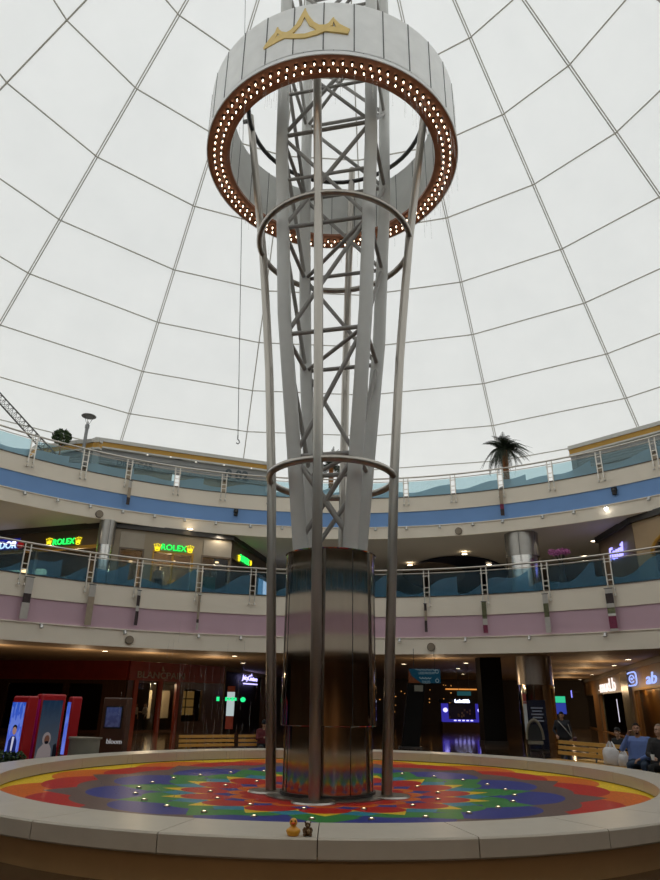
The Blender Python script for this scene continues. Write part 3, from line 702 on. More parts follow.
# leaning truss mast at far left
a, b = atr(36, 438, 24), atr(-14, 383, 26.5); dn = (a-b).normalized(); a = a + dn*((a.z-12.95)/max(.05, -dn.z))*1.0 if dn.z < 0 else a
t = thing('truss_mast', 'leaning steel lattice truss rising past the tent at upper left edge', 'truss', a)
d = (b-a); ax = d.normalized(); sd = ax.cross(Vector((0, 1, 0))).normalized()*.2; fw = ax.cross(sd).normalized()*.2
TR = mat('truss_dark_steel', (.09, .085, .08), .6, .3, nz=5); corners = [sd+fw, sd-fw, -sd-fw, -sd+fw]
for c in corners: MB().tube([c, d+c], .032, 8).build('chord', TR, t)
mb = MB(); N = max(6, int(d.length/.36))
for i in range(N):
    for k in range(4): mb.tube([d*(i/N)+corners[k], d*((i+1)/N)+corners[(k+1) % 4]], .014, 5).tube([d*(i/N)+corners[k], d*(i/N)+corners[(k+1) % 4]], .014, 5)
mb.build('lacing', TR, t)
# hanging cable with hook
CAB = mat('cable_grey', (.12, .12, .12), .5, nz=8)
top = aty(246, -40, 4.4); low = aty(237.5, 442, 4.4)
t = thing('hanging_cable', 'thin grey cable with a small hook hanging from the tent beside the bulb ring', 'cable', low)
MB().tube([top-low, Vector((0, 0, .25))], .013, 6).build('cable', CAB, t)
MB().tube([(0, 0, .25), (0, 0, .1), (.05, 0, .05), (.07, 0, -.02), (.02, 0, -.07), (-.04, 0, -.03)], .018, 8).build('hook', CAB, t)

# ================================================================== FIRST GALLERY SHOPS
WARMGLOW = emit('warm_shop_glow', (1, .72, .38), 3.2); GREENL = emit('green_letter_glow', (.02, 1, .12), 1.6); YELL = emit('yellow_crown_glow', (1, .8, .02), 1.5)
INT = mat('interior_beige', (.22, .15, .085), .6, nz=2); INTD = mat('interior_dark', (.035, .025, .018), .5, nz=2)
sg = bpy.data.materials.new('shop_window_glass'); sg.use_nodes = True; nt = sg.node_tree; nt.nodes.remove(nt.nodes['Principled BSDF']); h = NT(sg)
tr = h.n('ShaderNodeBsdfTransparent'); tr.inputs['Color'].default_value = (.75, .76, .75, 1); gl = h.n('ShaderNodeBsdfGlossy'); gl.inputs['Roughness'].default_value = .02
fz = h.n('ShaderNodeFresnel'); fz.inputs['IOR'].default_value = 1.4; mx = h.n('ShaderNodeMixShader'); gm_ = h.n('ShaderNodeNewGeometry'); nt.links.new(h.m('MULTIPLY', fz.outputs[0], h.m('SUBTRACT', 1., gm_.outputs['Backfacing'])), mx.inputs[0]); nt.links.new(tr.outputs[0], mx.inputs[1]); nt.links.new(gl.outputs[0], mx.inputs[2])
nt.links.new(mx.outputs[0], nt.nodes['Material Output'].inputs['Surface'])
def seg(P0, P1):
    a = Vector((P0[0], P0[1], 0)); b = Vector((P1[0], P1[1], 0)); d = (b-a).normalized(); n = Vector((d.y, -d.x, 0))   # n faces the atrium
    return a, d, n, (b-a).length, math.atan2(d.y, d.x)
def pane(name, P0, P1, u0, u1, z0, z1, off, m, parent, th=.03):
    a, d, n, L, ang = seg(P0, P1); c = a + d*(u0+u1)/2 + n*off
    return MB().box((c.x, c.y, (z0+z1)/2), (u1-u0, th, z1-z0), rz=ang).build(name, m, parent)
def ppane(name, P0, P1, x0, x1, y0, y1, off, m, parent, th=.03):      # pane given by picture corners, on the wall
    p = onw((x0+x1)/2, y0, P0, P1); q = onw((x0+x1)/2, y1, P0, P1); a_ = onw(x0, (y0+y1)/2, P0, P1); b_ = onw(x1, (y0+y1)/2, P0, P1)
    return pane(name, P0, P1, wall_u(P0, P1, a_), wall_u(P0, P1, b_), q.z, p.z, off, m, parent, th)
def framebox(name, P0, P1, u0, u1, z0, z1, w, off, m, parent, mull=()):
    a, d, n, L, ang = seg(P0, P1); mb = MB()
    def bx(ua, ub, za, zb): c = a + d*(ua+ub)/2 + n*off; mb.box((c.x, c.y, (za+zb)/2), (ub-ua, .08, zb-za), rz=ang)
    bx(u0-w, u0, z0, z1+w); bx(u1, u1+w, z0, z1+w); bx(u0, u1, z1, z1+w)
    for u in mull: bx(u-w/2, u+w/2, z0, z1)
    return mb.build(name, m, parent)
def sign(text, x, y, wpx, P0, P1, m, parent, off=.14, bold=0, name='sign_letters', hpx=None, shear=0, depth=.03):
    a, d, n, L, ang = seg(P0, P1); p = onw(x, y, P0, P1); q0, q1 = onw(x-wpx/2, y, P0, P1), onw(x+wpx/2, y, P0, P1); w = (q1-q0).length
    hh = None
    if hpx: hh = (onw(x, y-hpx/2, P0, P1) - onw(x, y+hpx/2, P0, P1)).length
    return text_mesh(name, text, frame_m(p + n*off, d, (0, 0, 1)), w, m, parent, depth, height=hh, bold=bold, shear=shear)
def crown(x, y, hpx, P0, P1, parent, off=.14):
    a, d, n, L, ang = seg(P0, P1); p = onw(x, y, P0, P1) + n*off; H = (onw(x, y-hpx/2, P0, P1)-onw(x, y+hpx/2, P0, P1)).length
    mb = MB(); M = frame_m(p, d, (0, 0, 1)); W = H*.42
    mb.tube([M @ Vector((W*.75*math.cos(t*PI/8), -H*.42+.12*H*math.sin(t*PI/8), 0)) for t in range(16)], H*.05, 6, closed=True)
    for k in range(5):
        f_ = (k-2)/2; tip = Vector((W*f_*1.15, H*(.45-.14*abs(f_)), 0)); b0 = Vector((W*.6*f_, -H*.3, 0))
        mb.add([M @ (b0+Vector((-H*.09, 0, .0))), M @ (b0+Vector((H*.09, 0, .0))), M @ tip, M @ (b0+Vector((0, 0, .05)))], [(0, 1, 2), (0, 1, 3), (1, 2, 3), (0, 2, 3)])
        mb.ball(M @ tip, H*.075, 8)
    return mb.build('crown_emblem', YELL, parent)
ZB, ZT = 7.02, 10.4
A0, A1 = atz(-60, 540, ZT), atz(97, 527.5, ZT); B0, B1 = atz(115, 531, ZT), atz(231, 539.5, ZT); C1 = atz(269, 565, ZT)
A1 = A1 + (A1-A0).normalized()*.9; B0 = A1.copy()
# dark bulkhead line above the shops
def bulkhead(P, z0, z1, m, name, off=.1):
    mb = MB()
    for a, b in zip(P[:-1], P[1:]):
        s_ = seg(a, b); c = (a+b)/2 + s_[2]*off; mb.box((c.x, c.y, (z0+z1)/2), (s_[3]+.25, .3, z1-z0), rz=s_[4])
    return struct(mb.build(name, m))
bulkhead([A0, A1, B1, C1], 10.32, 10.6, mat('bulkhead_dark', (.06, .055, .05), .6, nz=2), 'trim_1')
# shop A: the watch shop left of the slim column
t = thing('boutique', 'brown watch shop front left of the slim column, with blue and green lit names', 'shop', (0, 0, 0))
a, d, n, L, ang = seg(A0, A1)
uL = wall_u(A0, A1, onw(37, 545, A0, A1))
pane('sign_band', A0, A1, 0, L, 9.45, 10.33, 0, SHOPBROWN, t, .2); pane('sign_lintel', A0, A1, 0, L, 9.3, 9.45, .05, GOLDBAND, t, .2)
u = 0
piers = [(0, .4), (uL-.12, uL+.12), (L-.5, L)]
for q in piers: pane('pier', A0, A1, q[0], q[1], ZB, 9.3, 0, SHOPBROWN, t, .25)
pane('window_glass', A0, A1, .4, uL-.12, ZB, 9.3, 0, sg, t); pane('window_glass', A0, A1, uL+.12, L-.5, ZB, 9.3, 0, sg, t)
pane('interior_wall', A0, A1, .1, L-1.6, ZB, 10.3, -2.6, INTD, t, .1)
pane('display_shelf', A0, A1, .6, uL-.3, 8.35, 8.6, -1.2, WARMGLOW, t, .4)
for uu in (uL+.7, uL+1.6, uL+2.6): pane('display_case', A0, A1, uu, uu+.6, ZB, 8.1, -1.2, SHOPBEIGE, t, .5)
sign('TUDOR', 5, 546, 27, A0, A1, emit('white_letter_glow', (.75, .8, 1), 2.2), t, bold=.02)
pane('blue_sign_board', A0, A1, wall_u(A0, A1, onw(-12, 546, A0, A1)), wall_u(A0, A1, onw(20.5, 546, A0, A1)), 9.52, 10.1, .11, emit('blue_board_glow', (.02, .03, .5), .5), t, .04)
p = onw(22.5, 545.5, A0, A1) + n*.14; MB().tube([p, p+n*.05], .2, 20).build('red_emblem', emit('red_emblem_glow', (.6, .02, .02), .35), t)
sign('ROLEX', 65.5, 542, 21, A0, A1, GREENL, t, bold=.0); crown(51, 542, 7, A0, A1, t); crown(80, 541, 7, A0, A1, t)
# shop B: the beige boutique right of the column
t = thing('boutique', 'beige stone boutique right of the slim column, green lit name over its door', 'shop', (0, 0, 0))
a, d, n, L, ang = seg(B0, B1)
def ub(x, y=560): return wall_u(B0, B1, onw(x, y, B0, B1))
du0, du1 = ub(153), ub(191); w1a, w1b = ub(119), ub(141); w2a, w2b = ub(202), ub(229)
facade_mb = facade(MB(), B0, B1, ZB, 10.33, [(du0, du1, ZB, 9.25), (w1a, w1b, ZB+.3, 9.25), (w2a, w2b, ZB+.3, 9.25)], .25); facade_mb.build('stone_wall', SHOPBEIGE, t)
for k, (ua, ub_) in enumerate(((du0, du1), (w1a, w1b), (w2a, w2b))):
    framebox('door_frame' if k == 0 else 'window_frame', B0, B1, ua, ub_, ZB if k == 0 else ZB+.3, 9.25, .09, .12, GOLDBAND if k == 0 else SHOPBROWN, t, mull=((ua+ub_)/2,) if k == 0 else ())
    pane('door_glass' if k == 0 else 'window_glass', B0, B1, ua, ub_, ZB, 9.25, 0, sg, t)
for ua, ub_ in ((ub(117), ub(142)), (ub(202), ub(230))): pane('metal_fascia', B0, B1, ua, ub_, 9.3, 10.15, .14, mat('satin_fascia', (.36, .31, .24), .35, .3, nz=2), t)
pane('interior_wall', B0, B1, .2, L-.2, ZB, 10.3, -2.8, INT, t, .1); pane('display_case', B0, B1, ub(160), ub(170), ZB, 8.1, -1.6, SHOPBROWN, t, .5); pane('display_case', B0, B1, ub(176), ub(188), ZB, 8.1, -1.6, GOLDBAND, t, .5)
TEALW = mat('teal_display', (.03, .22, .22), .4, nz=3)
pane('window_display', B0, B1, ub(119), ub(131), 7.6, 8.4, -.5, TEALW, t, .1); pane('window_display', B0, B1, ub(204), ub(219), 7.5, 8.3, -.5, TEALW, t, .1)
for x in (126, 216): o_ = sign('M', x, 573, 5, B0, B1, mat('pale_letter', (.6, .6, .58), .5, nz=4), t, off=-.42, name='display_letter', hpx=7)
for x, y in ((133, 559), (177, 559), (221, 560)): p = onw(x, y, B0, B1) - n*.9; MB().lathe([(0, 0), (.1, 0), (.1, .06), (0, .06)], 12, c=p).build('ceiling_or_fill_lamp', WARMGLOW, t)
sign('ROLEX', 173.5, 548.5, 25, B0, B1, GREENL, t, bold=.0, off=.17); crown(157, 547.5, 7, B0, B1, t, .17); crown(189.5, 549.5, 7, B0, B1, t, .17)
# shop C: its angled return
t = thing('boutique', 'angled dark return of the watch boutique beside the tower, small green lit name', 'shop', (0, 0, 0))
a, d, n, L, ang = seg(B1, C1)
pane('sign_band', B1, C1, .1, L, 9.35, 10.33, 0, SHOPBROWN, t, .2); pane('dark_wall', B1, C1, .1, L*.72, ZB, 9.35, -.1, mat('dark_brown_panel', (.07, .045, .03), .35, nz=2), t, .2)
pane('lit_poster', B1, C1, L*.74, L*.97, ZB+.2, 9.2, -.05, emit('pale_poster_glow', (.75, .8, 1), 1.0), t, .08)
sign('ROLEX', 242.5, 560, 9, B1, C1, GREENL, t, bold=.0); crown(236.8, 558, 6, B1, C1, t); crown(248.6, 563, 5, B1, C1, t)
# right side shops of the first gallery
D0, D1, D2 = atz(600, 541, ZT), atz(633, 521.5, ZT), atz(661, 513, ZT); D3 = D2 + (D2-D1).normalized()*7
bulkhead([D0, D1, D3], 10.3, 10.6, MATS['bulkhead_dark'], 'trim_2')
t = thing('boutique', 'dark brown shop front on the lower gallery at right with violet script sign', 'shop', (0, 0, 0))
a, d, n, L, ang = seg(D0, D1); pane('brown_wall', D0, D1, 0, L, ZB, 10.33, 0, SHOPBROWN, t, .2)
VIO = emit('violet_letter_glow', (.32, .30, 1), 2.2)
sign('Fossil', 620, 552, 15, D0, D1, VIO, t, off=.2, bold=.015, shear=.3, hpx=13)
t = thing('boutique', 'tan shop front with an arched opening on the lower gallery at far right', 'shop', (0, 0, 0))
a, d, n, L, ang = seg(D1, D3); TANP = mat('tan_wall_panel', (.42, .29, .16), .5, nz=1.5, amt=.1)
mb = MB(); ua = .9; uw = 2.6; zs = 8.6; arch = [(ua + uw/2 - uw/2*math.cos(PI*k/16), zs + .85*math.sin(PI*k/16)) for k in range(17)]
facade(mb, D1, D3, ZB, 10.33, [(ua, ua+uw, ZB, 10.33)], .2)
for (u0, z0), (u1, z1) in zip(arch[:-1], arch[1:]):
    c = a + d*(u0+u1)/2; zc = (z0+z1)/2; mb.box((c.x, c.y, (zc+10.33)/2), (u1-u0, .2, 10.33-zc), rz=ang)
mb.build('arched_wall', TANP, t); pane('arch_interior', D1, D3, ua-.1, ua+uw+.1, ZB, 9.8, -.6, SHOPBROWN, t, .1)
mb = MB(); mb.tube([a + d*u_ + n*.12 + Vector((0, 0, z_)) for u_, z_ in arch], .07, 8); mb.build('arch_moulding', GOLDBAND, t)
pane('glass_shelf_light', D1, D3, ua+.3, ua+uw-.3, 8.2, 8.26, -.4, WARMGLOW, t, .1)
# oval ceiling recess
N0 = atz(455, 556.5, 10.52); cdir = Vector((N0.x, N0.y + CD, 0)).normalized()
def oval(name, c, ra, rb, z, m):
    mb = MB(); rot = -math.atan2(cdir.x, cdir.y); vs = [Vector((ra*math.cos(2*PI*k/64), rb*math.sin(2*PI*k/64), 0)) for k in range(64)]
    R = Matrix.Rotation(rot, 3, 'Z'); top = [R @ v + Vector((c.x, c.y, z)) for v in vs]; bot = [v + Vector((0, 0, .05)) for v in top]
    mb.add(top + bot, [tuple(range(64)), tuple(range(64, 128))] + [(k, (k+1) % 64, 64+(k+1) % 64, 64+k) for k in range(64)]); return struct(mb.build(name, m))
oval('ceiling_oval_recess', N0 + cdir*7, 3.6, 7, 10.5, DARKBLUE); oval('ceiling_oval_inner', N0 + cdir*6.4 - Vector((1.6, 0, 0)), 2.2, 4.6, 10.47, mat('oval_taupe', (.22, .17, .14), .6, nz=1))
# orchid
pp = atr(560, 553, 20.6)
t = thing('purple_orchid', 'purple flower arrangement in a dark vase on the lower gallery right of the column', 'flowers', (pp.x, pp.y, ZB)); zt = pp.z-ZB
MB().lathe([(0, 0), (.3, 0), (.34, .25), (.2, .7), (.12, 1.2), (.16, 1.5), (.1, 1.5)], 20).build('vase', BLACK, t)
mb = MB(); rnd = random.Random(5); tips = []
for k in range(9):
    a_ = k*.7; tip = Vector((.42*math.cos(a_)*rnd.uniform(.5, 1), .35*math.sin(a_), zt + rnd.uniform(-.05, .12))); mb.tube([(0, 0, 1.3), (0.1*math.cos(a_), .1*math.sin(a_), zt-.4), tip], [.03, .022, .012], 6); tips.append(tip)
mb.build('stems', mat('stem_dark', (.03, .03, .02), .7, nz=8), t)
mb = MB(); [leaf_ball(mb, tp, .17, 45, .075, i) for i, tp in enumerate(tips)]; mb.build('blossoms', mat('purple_petal', (.50, .15, .38), .6, nz=9, amt=.3), t)

# ================================================================== GROUND FLOOR SHOPS, LEFT
Wa, Wb, Wc, Wd, We = atz(-70, 663, 4.37), atz(0, 660, 4.37)*1.0, atz(130, 660.5, 4.37), atz(224, 666.5, 4.37), atz(263, 675, 4.37)
Wa = Wb + (Wb - Wc).normalized()*12
GT = 4.37
t = thing('boutique', 'dark red lacquered watch boutique front at left under the lower balcony', 'shop', (0, 0, 0))
for (P0, P1) in ((Wa, Wc), (Wc, Wd)):
    a, d, n, L, ang = seg(P0, P1)
    pane('red_header', P0, P1, 0, L, 3.25, GT-.02, .0, REDWOOD, t, .3); pane('header_trim', P0, P1, 0, L, 3.15, 3.25, .06, REDFRAME, t, .3)
a, d, n, L, ang = seg(Wa, Wc); uu = lambda x: wall_u(Wa, Wc, onw(x, 710, Wa, Wc))
facade(MB(), Wa, Wc, 0, 3.16, [(uu(4), uu(60), .1, 2.9), (uu(66), uu(100), .1, 2.9)], .2).build('dark_wall', DARKWOOD, t)
pane('window_glass', Wa, Wc, uu(4), uu(60), .1, 2.9, 0, sg, t); pane('window_glass', Wa, Wc, uu(66), uu(100), .1, 2.9, 0, sg, t); pane('interior_wall', Wa, Wc, uu(-5), uu(128), 0, 3.2, -3, INTD, t)
a, d, n, L, ang = seg(Wc, Wd); uv = lambda x: wall_u(Wc, Wd, onw(x, 710, Wc, Wd))
facade(MB(), Wc, Wd, 0, 3.16, [(uv(133), uv(155), .1, 3.0), (uv(158), uv(173), .1, 3.0), (uv(181), uv(200), .6, 2.7)], .2).build('dark_wall', DARKWOOD, t)
pane('window_glass', Wc, Wd, uv(133), uv(155), .1, 3.0, 0, sg, t); pane('window_glass', Wc, Wd, uv(158), uv(173), .1, 3.0, 0, sg, t); pane('window_glass', Wc, Wd, uv(181), uv(200), .6, 2.7, 0, sg, t)
for x in (131.5, 156.5, 174): pane('red_post', Wc, Wd, uv(x)-.14, uv(x)+.14, 0, 3.2, .15, REDFRAME, t, .2)
pane('interior_wall', Wc, Wd, uv(134), uv(203), 0, 3.2, -3.4, INTD, t)
BOARD = mat('lit_board', (.55, .47, .33), .6, nz=1)
pane('display_board', Wc, Wd, uv(136)+1.7, uv(152)+1.7, .75, 2.6, -2.6, BOARD, t, .08); pane('display_board', Wc, Wd, uv(157)+1.7, uv(171)+1.7, .75, 2.6, -2.6, BOARD, t, .08)
AMB = emit('amber_shelf_glow', (1, .55, .15), .16)
for x0, x1 in ((183, 189.5), (191, 198)):
    for z0 in (1.0, 1.55, 2.1): pane('lit_shelf', Wc, Wd, uv(x0), uv(x1), z0, z0+.48, -.6, AMB, t, .05)
sign('BLANCPAIN', 160, 675.5, 47, Wc, Wd, mat('dull_silver_letter', (.30, .24, .20), .4, nz=4), t, off=.2, bold=.01, hpx=6.5)
crown_p = onw(161, 669, Wc, Wd)
MB().tube([crown_p + n*.2 + Vector((0, 0, -.16)), crown_p + n*.2 + Vector((0, 0, .18))], [.16, .01], 4).build('sign_emblem', MATS['dull_silver_letter'], t)
t = thing('boutique', 'dark shop front left of the tower with a violet lit script sign', 'shop', (0, 0, 0))
a, d, n, L, ang = seg(Wd, We); ue = lambda x: wall_u(Wd, We, onw(x, 700, Wd, We))
pane('dark_wall', Wd, We, .25, L, 0, GT-.25, -.3, BLACK, t, .2); pane('corner_post', Wd, We, .0, .22, 0, GT-.1, .05, SHOPBROWN, t, .25); pane('end_pillar', Wd, We, L-.1, L+1.6, 0, GT-.1, .1, BROWNW, t, .5); pane('top_trim', Wd, We, 0, L, GT-.25, GT, .0, SHOPBEIGE, t, .3)
VIO2 = emit('lilac_letter_glow', (.50, .45, 1), 2.0)
sign('JuicyCouture', 249, 679, 15, Wd, We, VIO2, t, off=.1, bold=.012, shear=.2, hpx=6)
q0, q1 = onw(242.5, 683.5, Wd, We)+n*.1, onw(256, 684.5, Wd, We)+n*.1; MB().beam(q0, q1, .08, .1).build('sign_underline', VIO2, t); q = onw(250, 674.5, Wd, We)+n*.1; MB().tube([q-Vector((0, 0, .15)), q+Vector((0, 0, .2))], [.16, .02], 6).build('sign_emblem', VIO2, t)
# lit vertical banner panel and green lit sign
pb = aty(229, 727, 24.0); pt = aty(229.5, 686, 24.0)
t = thing('banner_stand', 'tall narrow white lit banner stand with red ends beside the dark shop', 'sign', (pb.x, pb.y, 0)); H = pt.z
MB().lathe([(0, 0), (.35, 0), (.35, .05), (0, .05)], 20).build('base', DMETAL, t); MB().box((0, 0, .3), (.1, .1, .5)).build('stand', DMETAL, t)
MB().box((0, 0, .5+(H-.5)*.58), (.42, .12, (H-.5)*.56)).build('lit_face', emit('white_panel_glow', (.75, .9, .9), .55), t)
RP_ = mat('red_panel', (.30, .05, .03), .5, nz=4); MB().box((0, 0, .5+(H-.5)*.15), (.42, .12, (H-.5)*.3)).build('red_end', RP_, t); MB().box((0, 0, .5+(H-.5)*.93), (.42, .12, (H-.5)*.14)).build('red_end', RP_, t)
g = aty(226, 699, 23.4); t = thing('green_sign', 'small green lit sign hanging in front of the narrow white banner stand', 'sign', (g.x, g.y, g.z))
GRN_E = emit('green_sign_glow', (.02, .8, .25), 1.3)
mb = MB(); mb.box((-.45, 0, 0), (.16, .05, .22)); [mb.box((.02+.17*k, 0, 0), (.12, .05, .2-.04*(k % 2))) for k in range(4)]; mb.ball((.95, 0, -.02), (.15, .04, .13), 12); mb.build('lit_marks', GRN_E, t)
MB().box((.2, .06, .02), (1.7, .05, .06)).box((-.4, .06, .9), (.02, .02, 1.75)).box((.8, .06, .9), (.02, .02, 1.75)).build('hanger', BLACK, t)

# advertising totems, kiosk, counter, hedge
REDP = mat('totem_red_plastic', (.42, .006, .012), .4, nz=3); MAG = mat('totem_magenta', (.62, .015, .30), .35, nz=3)
def skymat(name, top, mid, low):
    m = bpy.data.materials.new(name); m.use_nodes = True; h = NT(m); nt = m.node_tree; b = nt.nodes['Principled BSDF']; b.inputs['Roughness'].default_value = .6; b.inputs['Specular IOR Level'].default_value = .1; b.inputs['Base Color'].default_value = (.012, .012, .012, 1)
    tc = h.n('ShaderNodeTexCoord'); sp = h.n('ShaderNodeSeparateXYZ'); nt.links.new(tc.outputs['Generated'], sp.inputs[0])
    nz_ = h.n('ShaderNodeTexNoise'); nz_.inputs['Scale'].default_value = 4; nt.links.new(tc.outputs['Generated'], nz_.inputs['Vector'])
    f1 = h.m('MULTIPLY', sp.outputs[2], 1.0); c1 = h.mix(f1, low, top); cl = h.m('MULTIPLY', h.m('GREATER_THAN', nz_.outputs['Fac'], .52), .35); c2 = h.mix(cl, c1, mid)
    nt.links.new(c2, b.inputs['Emission Color']); b.inputs['Emission Strength'].default_value = 1; return m
SKY1 = skymat('screen_bright_sky', (.015, .07, .45), (.22, .32, .75), (.10, .14, .60)); SKY2 = skymat('screen_dusk_sky', (.002, .015, .04), (.02, .035, .06), (.05, .055, .06))
LET = emit('pale_letter_glow', (.8, .78, .8), .35)
def totem(px, py, D, w, dpt, H, yaw, label, scr, person, side):
    p = aty(px, py, D); t = thing('advertising_totem', label, 'screen', (p.x, p.y, 0), yaw)
    MB().box((0, 0, .04), (w+.1, dpt+.1, .08)).build('plinth', BLACK, t)
    mb = MB().box((0, 0, .08+H/2), (w, dpt, H)); o = mb.build('casing', REDP, t)
    bv = o.modifiers.new('b', 'BEVEL'); bv.width = .05; bv.segments = 3
    MB().box((-w/2-.004, 0, .08+H/2), (.02, dpt*.8, H*.86)).build('side_panel', side, t)
    s = MB().box((-.02, -dpt/2-.006, .36+(H-.42)/2), (w*.80, .016, H-.46)).build('screen', scr, t)
    z0 = .38; y = -dpt/2-.02
    if person == 'suit':
        mb = MB(); mb.add([(-.19, y, z0), (.15, y, z0), (.13, y, z0+.5), (.05, y, z0+.62), (-.07, y, z0+.62), (-.17, y, z0+.5)], [(0, 1, 2, 3, 4, 5)], 0)
        mb.add([(-.05, y-.003, z0+.2), (.0, y-.003, z0+.2), (.03, y-.003, z0+.6), (-.05, y-.003, z0+.6)], [(0, 1, 2, 3)], 1)
        mb.ball((-.01, y, z0+.76), (.075, .006, .11), 14, mi=2).ball((-.01, y+.001, z0+.82), (.08, .005, .08), 14, mi=3)
        mb.build('pictured_man', [emit('print_navy', (.01, .015, .12), .7), emit('print_white', (.6, .6, .8), .8), emit('print_skin', (.4, .22, .18), .7), emit('print_black', (.005, .005, .01), .5)], s, fix=False)
        text_mesh('side_letters', 'bloom', frame_m((-.0, y, .27), (1, 0, 0), (0, 0, 1)), .3, LET, t, .01)
    elif person:
        mb = MB(); q9 = z0; mb.add([(-.29, y, z0), (.14, y, z0), (.12, y, z0+.26), (.05, y, z0+.38), (-.12, y, z0+.4), (-.25, y, z0+.26)], [(0, 1, 2, 3, 4, 5)], 0)
        mb.ball((-.05, y+.001, z0+.52), (.12, .006, .17), 18, mi=0).ball((-.04, y-.004, z0+.5), (.075, .006, .115), 14, mi=1).ball((-.04, y-.007, z0+.43), (.06, .005, .045), 12, mi=2)
        mb.add([(.17, y, z0), (.29, y, z0), (.29, y, z0+.25), (.24, y, z0+.4), (.17, y, z0+.35)], [(0, 1, 2, 3, 4)], 2)
        mb.build('pictured_man', [emit('print_pale', (.5, .42, .42), .3), emit('print_brown', (.16, .07, .045), .5), MATS.get('print_black') or emit('print_black', (.005, .005, .01), .5)], s, fix=False)
        text_mesh('side_letters', 'bloom', frame_m((-.0, y, .25), (1, 0, 0), (0, 0, 1)), .4, LET, t, .01)
    return t
totem(17, 752, 3.6, .60, .36, 1.92, math.radians(-24), 'red advertising totem with blue sky screen of a suited man, leftmost', SKY1, 'suit', MAG)
totem(43, 752, 4.4, .74, .34, 1.98, math.radians(47), 'red advertising totem with dusk screen of a man in white headdress', SKY2, 'dish', MAG)
totem(68, 752, 6.2, .26, .34, 1.93, math.radians(-45), 'narrow red advertising totem seen nearly edge on behind the white counter', SKY1, None, REDP)
p = aty(112, 752, 7.0); t = thing('information_kiosk', 'brown kiosk with a blue screen and pale lettering beside the red boutique window', 'kiosk', (p.x, p.y, 0), math.radians(-8))
KB = mat('kiosk_brown', (.065, .026, .012), .45, nz=2, amt=.2)
o = MB().box((0, 0, 1.0), (.82, .4, 2.0)).build('casing', KB, t); bv = o.modifiers.new('b', 'BEVEL'); bv.width = .04; bv.segments = 2
MB().box((0, -.21, 1.42), (.58, .03, .66)).build('screen_frame', BLACK, t); MB().box((0, -.23, 1.42), (.5, .012, .58)).build('screen', skymat('screen_dim_blue', (.02, .03, .09), (.05, .06, .12), (.02, .02, .05)), t)
text_mesh('lettering', 'bloom', frame_m((.12, -.212, .72), (1, 0, 0), (0, 0, 1)), .5, LET, t, .012)
p0, p1 = atz(59, 739, .95), atz(92, 738, .95)
t = thing('reception_counter', 'low pale curved counter between the red totems and the brown kiosk', 'counter', ((p0.x+p1.x)/2, (p0.y+p1.y)/2+.95, 0), math.radians(-15)); w = (p1-p0).length
CT_ = mat('counter_grey', (.22, .21, .17), .5, nz=2)
MB().lathe([(w/2-.06, .06), (w/2, .1), (w/2, .9), (w/2-.06, .9)], 40, a0=100, a1=260).build('front_panel', CT_, t)
MB().lathe([(0.02, .9), (w/2+.03, .9), (w/2+.03, .95), (0.02, .95)], 40, a0=95, a1=265, closed_prof=True).build('top', CT_, t); MB().lathe([(.1, 0), (w/2-.1, 0), (w/2-.1, .08), (.1, .08)], 30, a0=100, a1=260, closed_prof=True).build('kick_base', BLACK, t)
pp = atr(6, 752, 8.6); t = thing('low_planter', 'low green hedge planter at the foot of the leftmost red totem', 'plant', (pp.x-.1, pp.y, 0)); MB().box((0, 0, .22), (1.1, .4, .44)).build('trough', BLACK, t)
mb = MB(); [leaf_ball(mb, (x_, 0, .52), .17, 130, .06, int(x_*100)+90) for x_ in (-.42, -.2, .02, .24, .44)]; mb.build('foliage', LEAF, t)

# ================================================================== GROUND FLOOR, RIGHT AND FAR
Q0, Q1 = atz(662, 655.5, GT), atz(600, 675.5, GT); qd = (Q1-Q0); qd.z = 0; qd.normalize()
R0, R1 = Q1 + qd*17, Q0 - qd*9            # left to right from the atrium: far end first
a, d, n, L, ang = seg(R0, R1)
ur = lambda x, y=712: wall_u(R0, R1, onw(x, y, R0, R1))
zr = lambda x, y: onw(x, y, R0, R1).z
t = thing('shopping_arcade', 'row of brown panelled shop fronts receding along the right with glowing signs', 'shops', (0, 0, 0))
zh = zr(615, 693)
holes = [(ur(578.5), ur(597), .1, zh), (ur(602.5), ur(628.5), .05, zh), (ur(640), ur(675), .05, zh)]
facade(MB(), R0, R1, 0, GT-.02, holes, .3).build('panelled_wall', BROWNW, t)
pane('cornice', R0, R1, 0, L, GT-.3, GT-.02, .12, SHOPBROWN, t, .3)
for hx in holes: framebox('opening_frame', R0, R1, hx[0], hx[1], 0, hx[3], .12, .12, GOLDBAND if hx is holes[2] else SHOPBROWN, t)
pane('window_glass', R0, R1, *holes[0][:2], .1, zh, .0, sg, t); pane('window_glass', R0, R1, *holes[2][:2], .1, zh, .0, sg, t)
pane('pale_interior', R0, R1, holes[0][0]-4, holes[0][1]+.1, 0, 3.3, -.75, mat('interior_grey_green', (.30, .36, .34), .5, nz=2), t)
pane('dark_interior', R0, R1, holes[1][0]-.1, holes[1][1]+.1, 0, 3.3, -2.5, INTD, t)
GOLDI = mat('golden_curtain', (.50, .24, .06), .5, nz=2, amt=.6, stretch=(8, 8, .2))
pane('golden_interior', R0, R1, holes[2][0]-3.5, holes[2][1]+.3, 0, 3.3, -.75, GOLDI, t)
a, d, n, L, ang = seg(R0, R1)
pane('stone_pillar', R0, R1, ur(630), ur(637.5), 0, GT-.3, .18, mat('pillar_grey_stone', (.16, .155, .13), .25, nz=3, amt=.3, coat=.3), t, .3)
WHG = emit('white_sign_glow', (1, .88, .82), 1.2); BLG = emit('blue_white_sign_glow', (.35, .45, 1), 1.3)
q0, q1 = onw(610.5, 699, R0, R1), onw(613.5, 722, R0, R1)
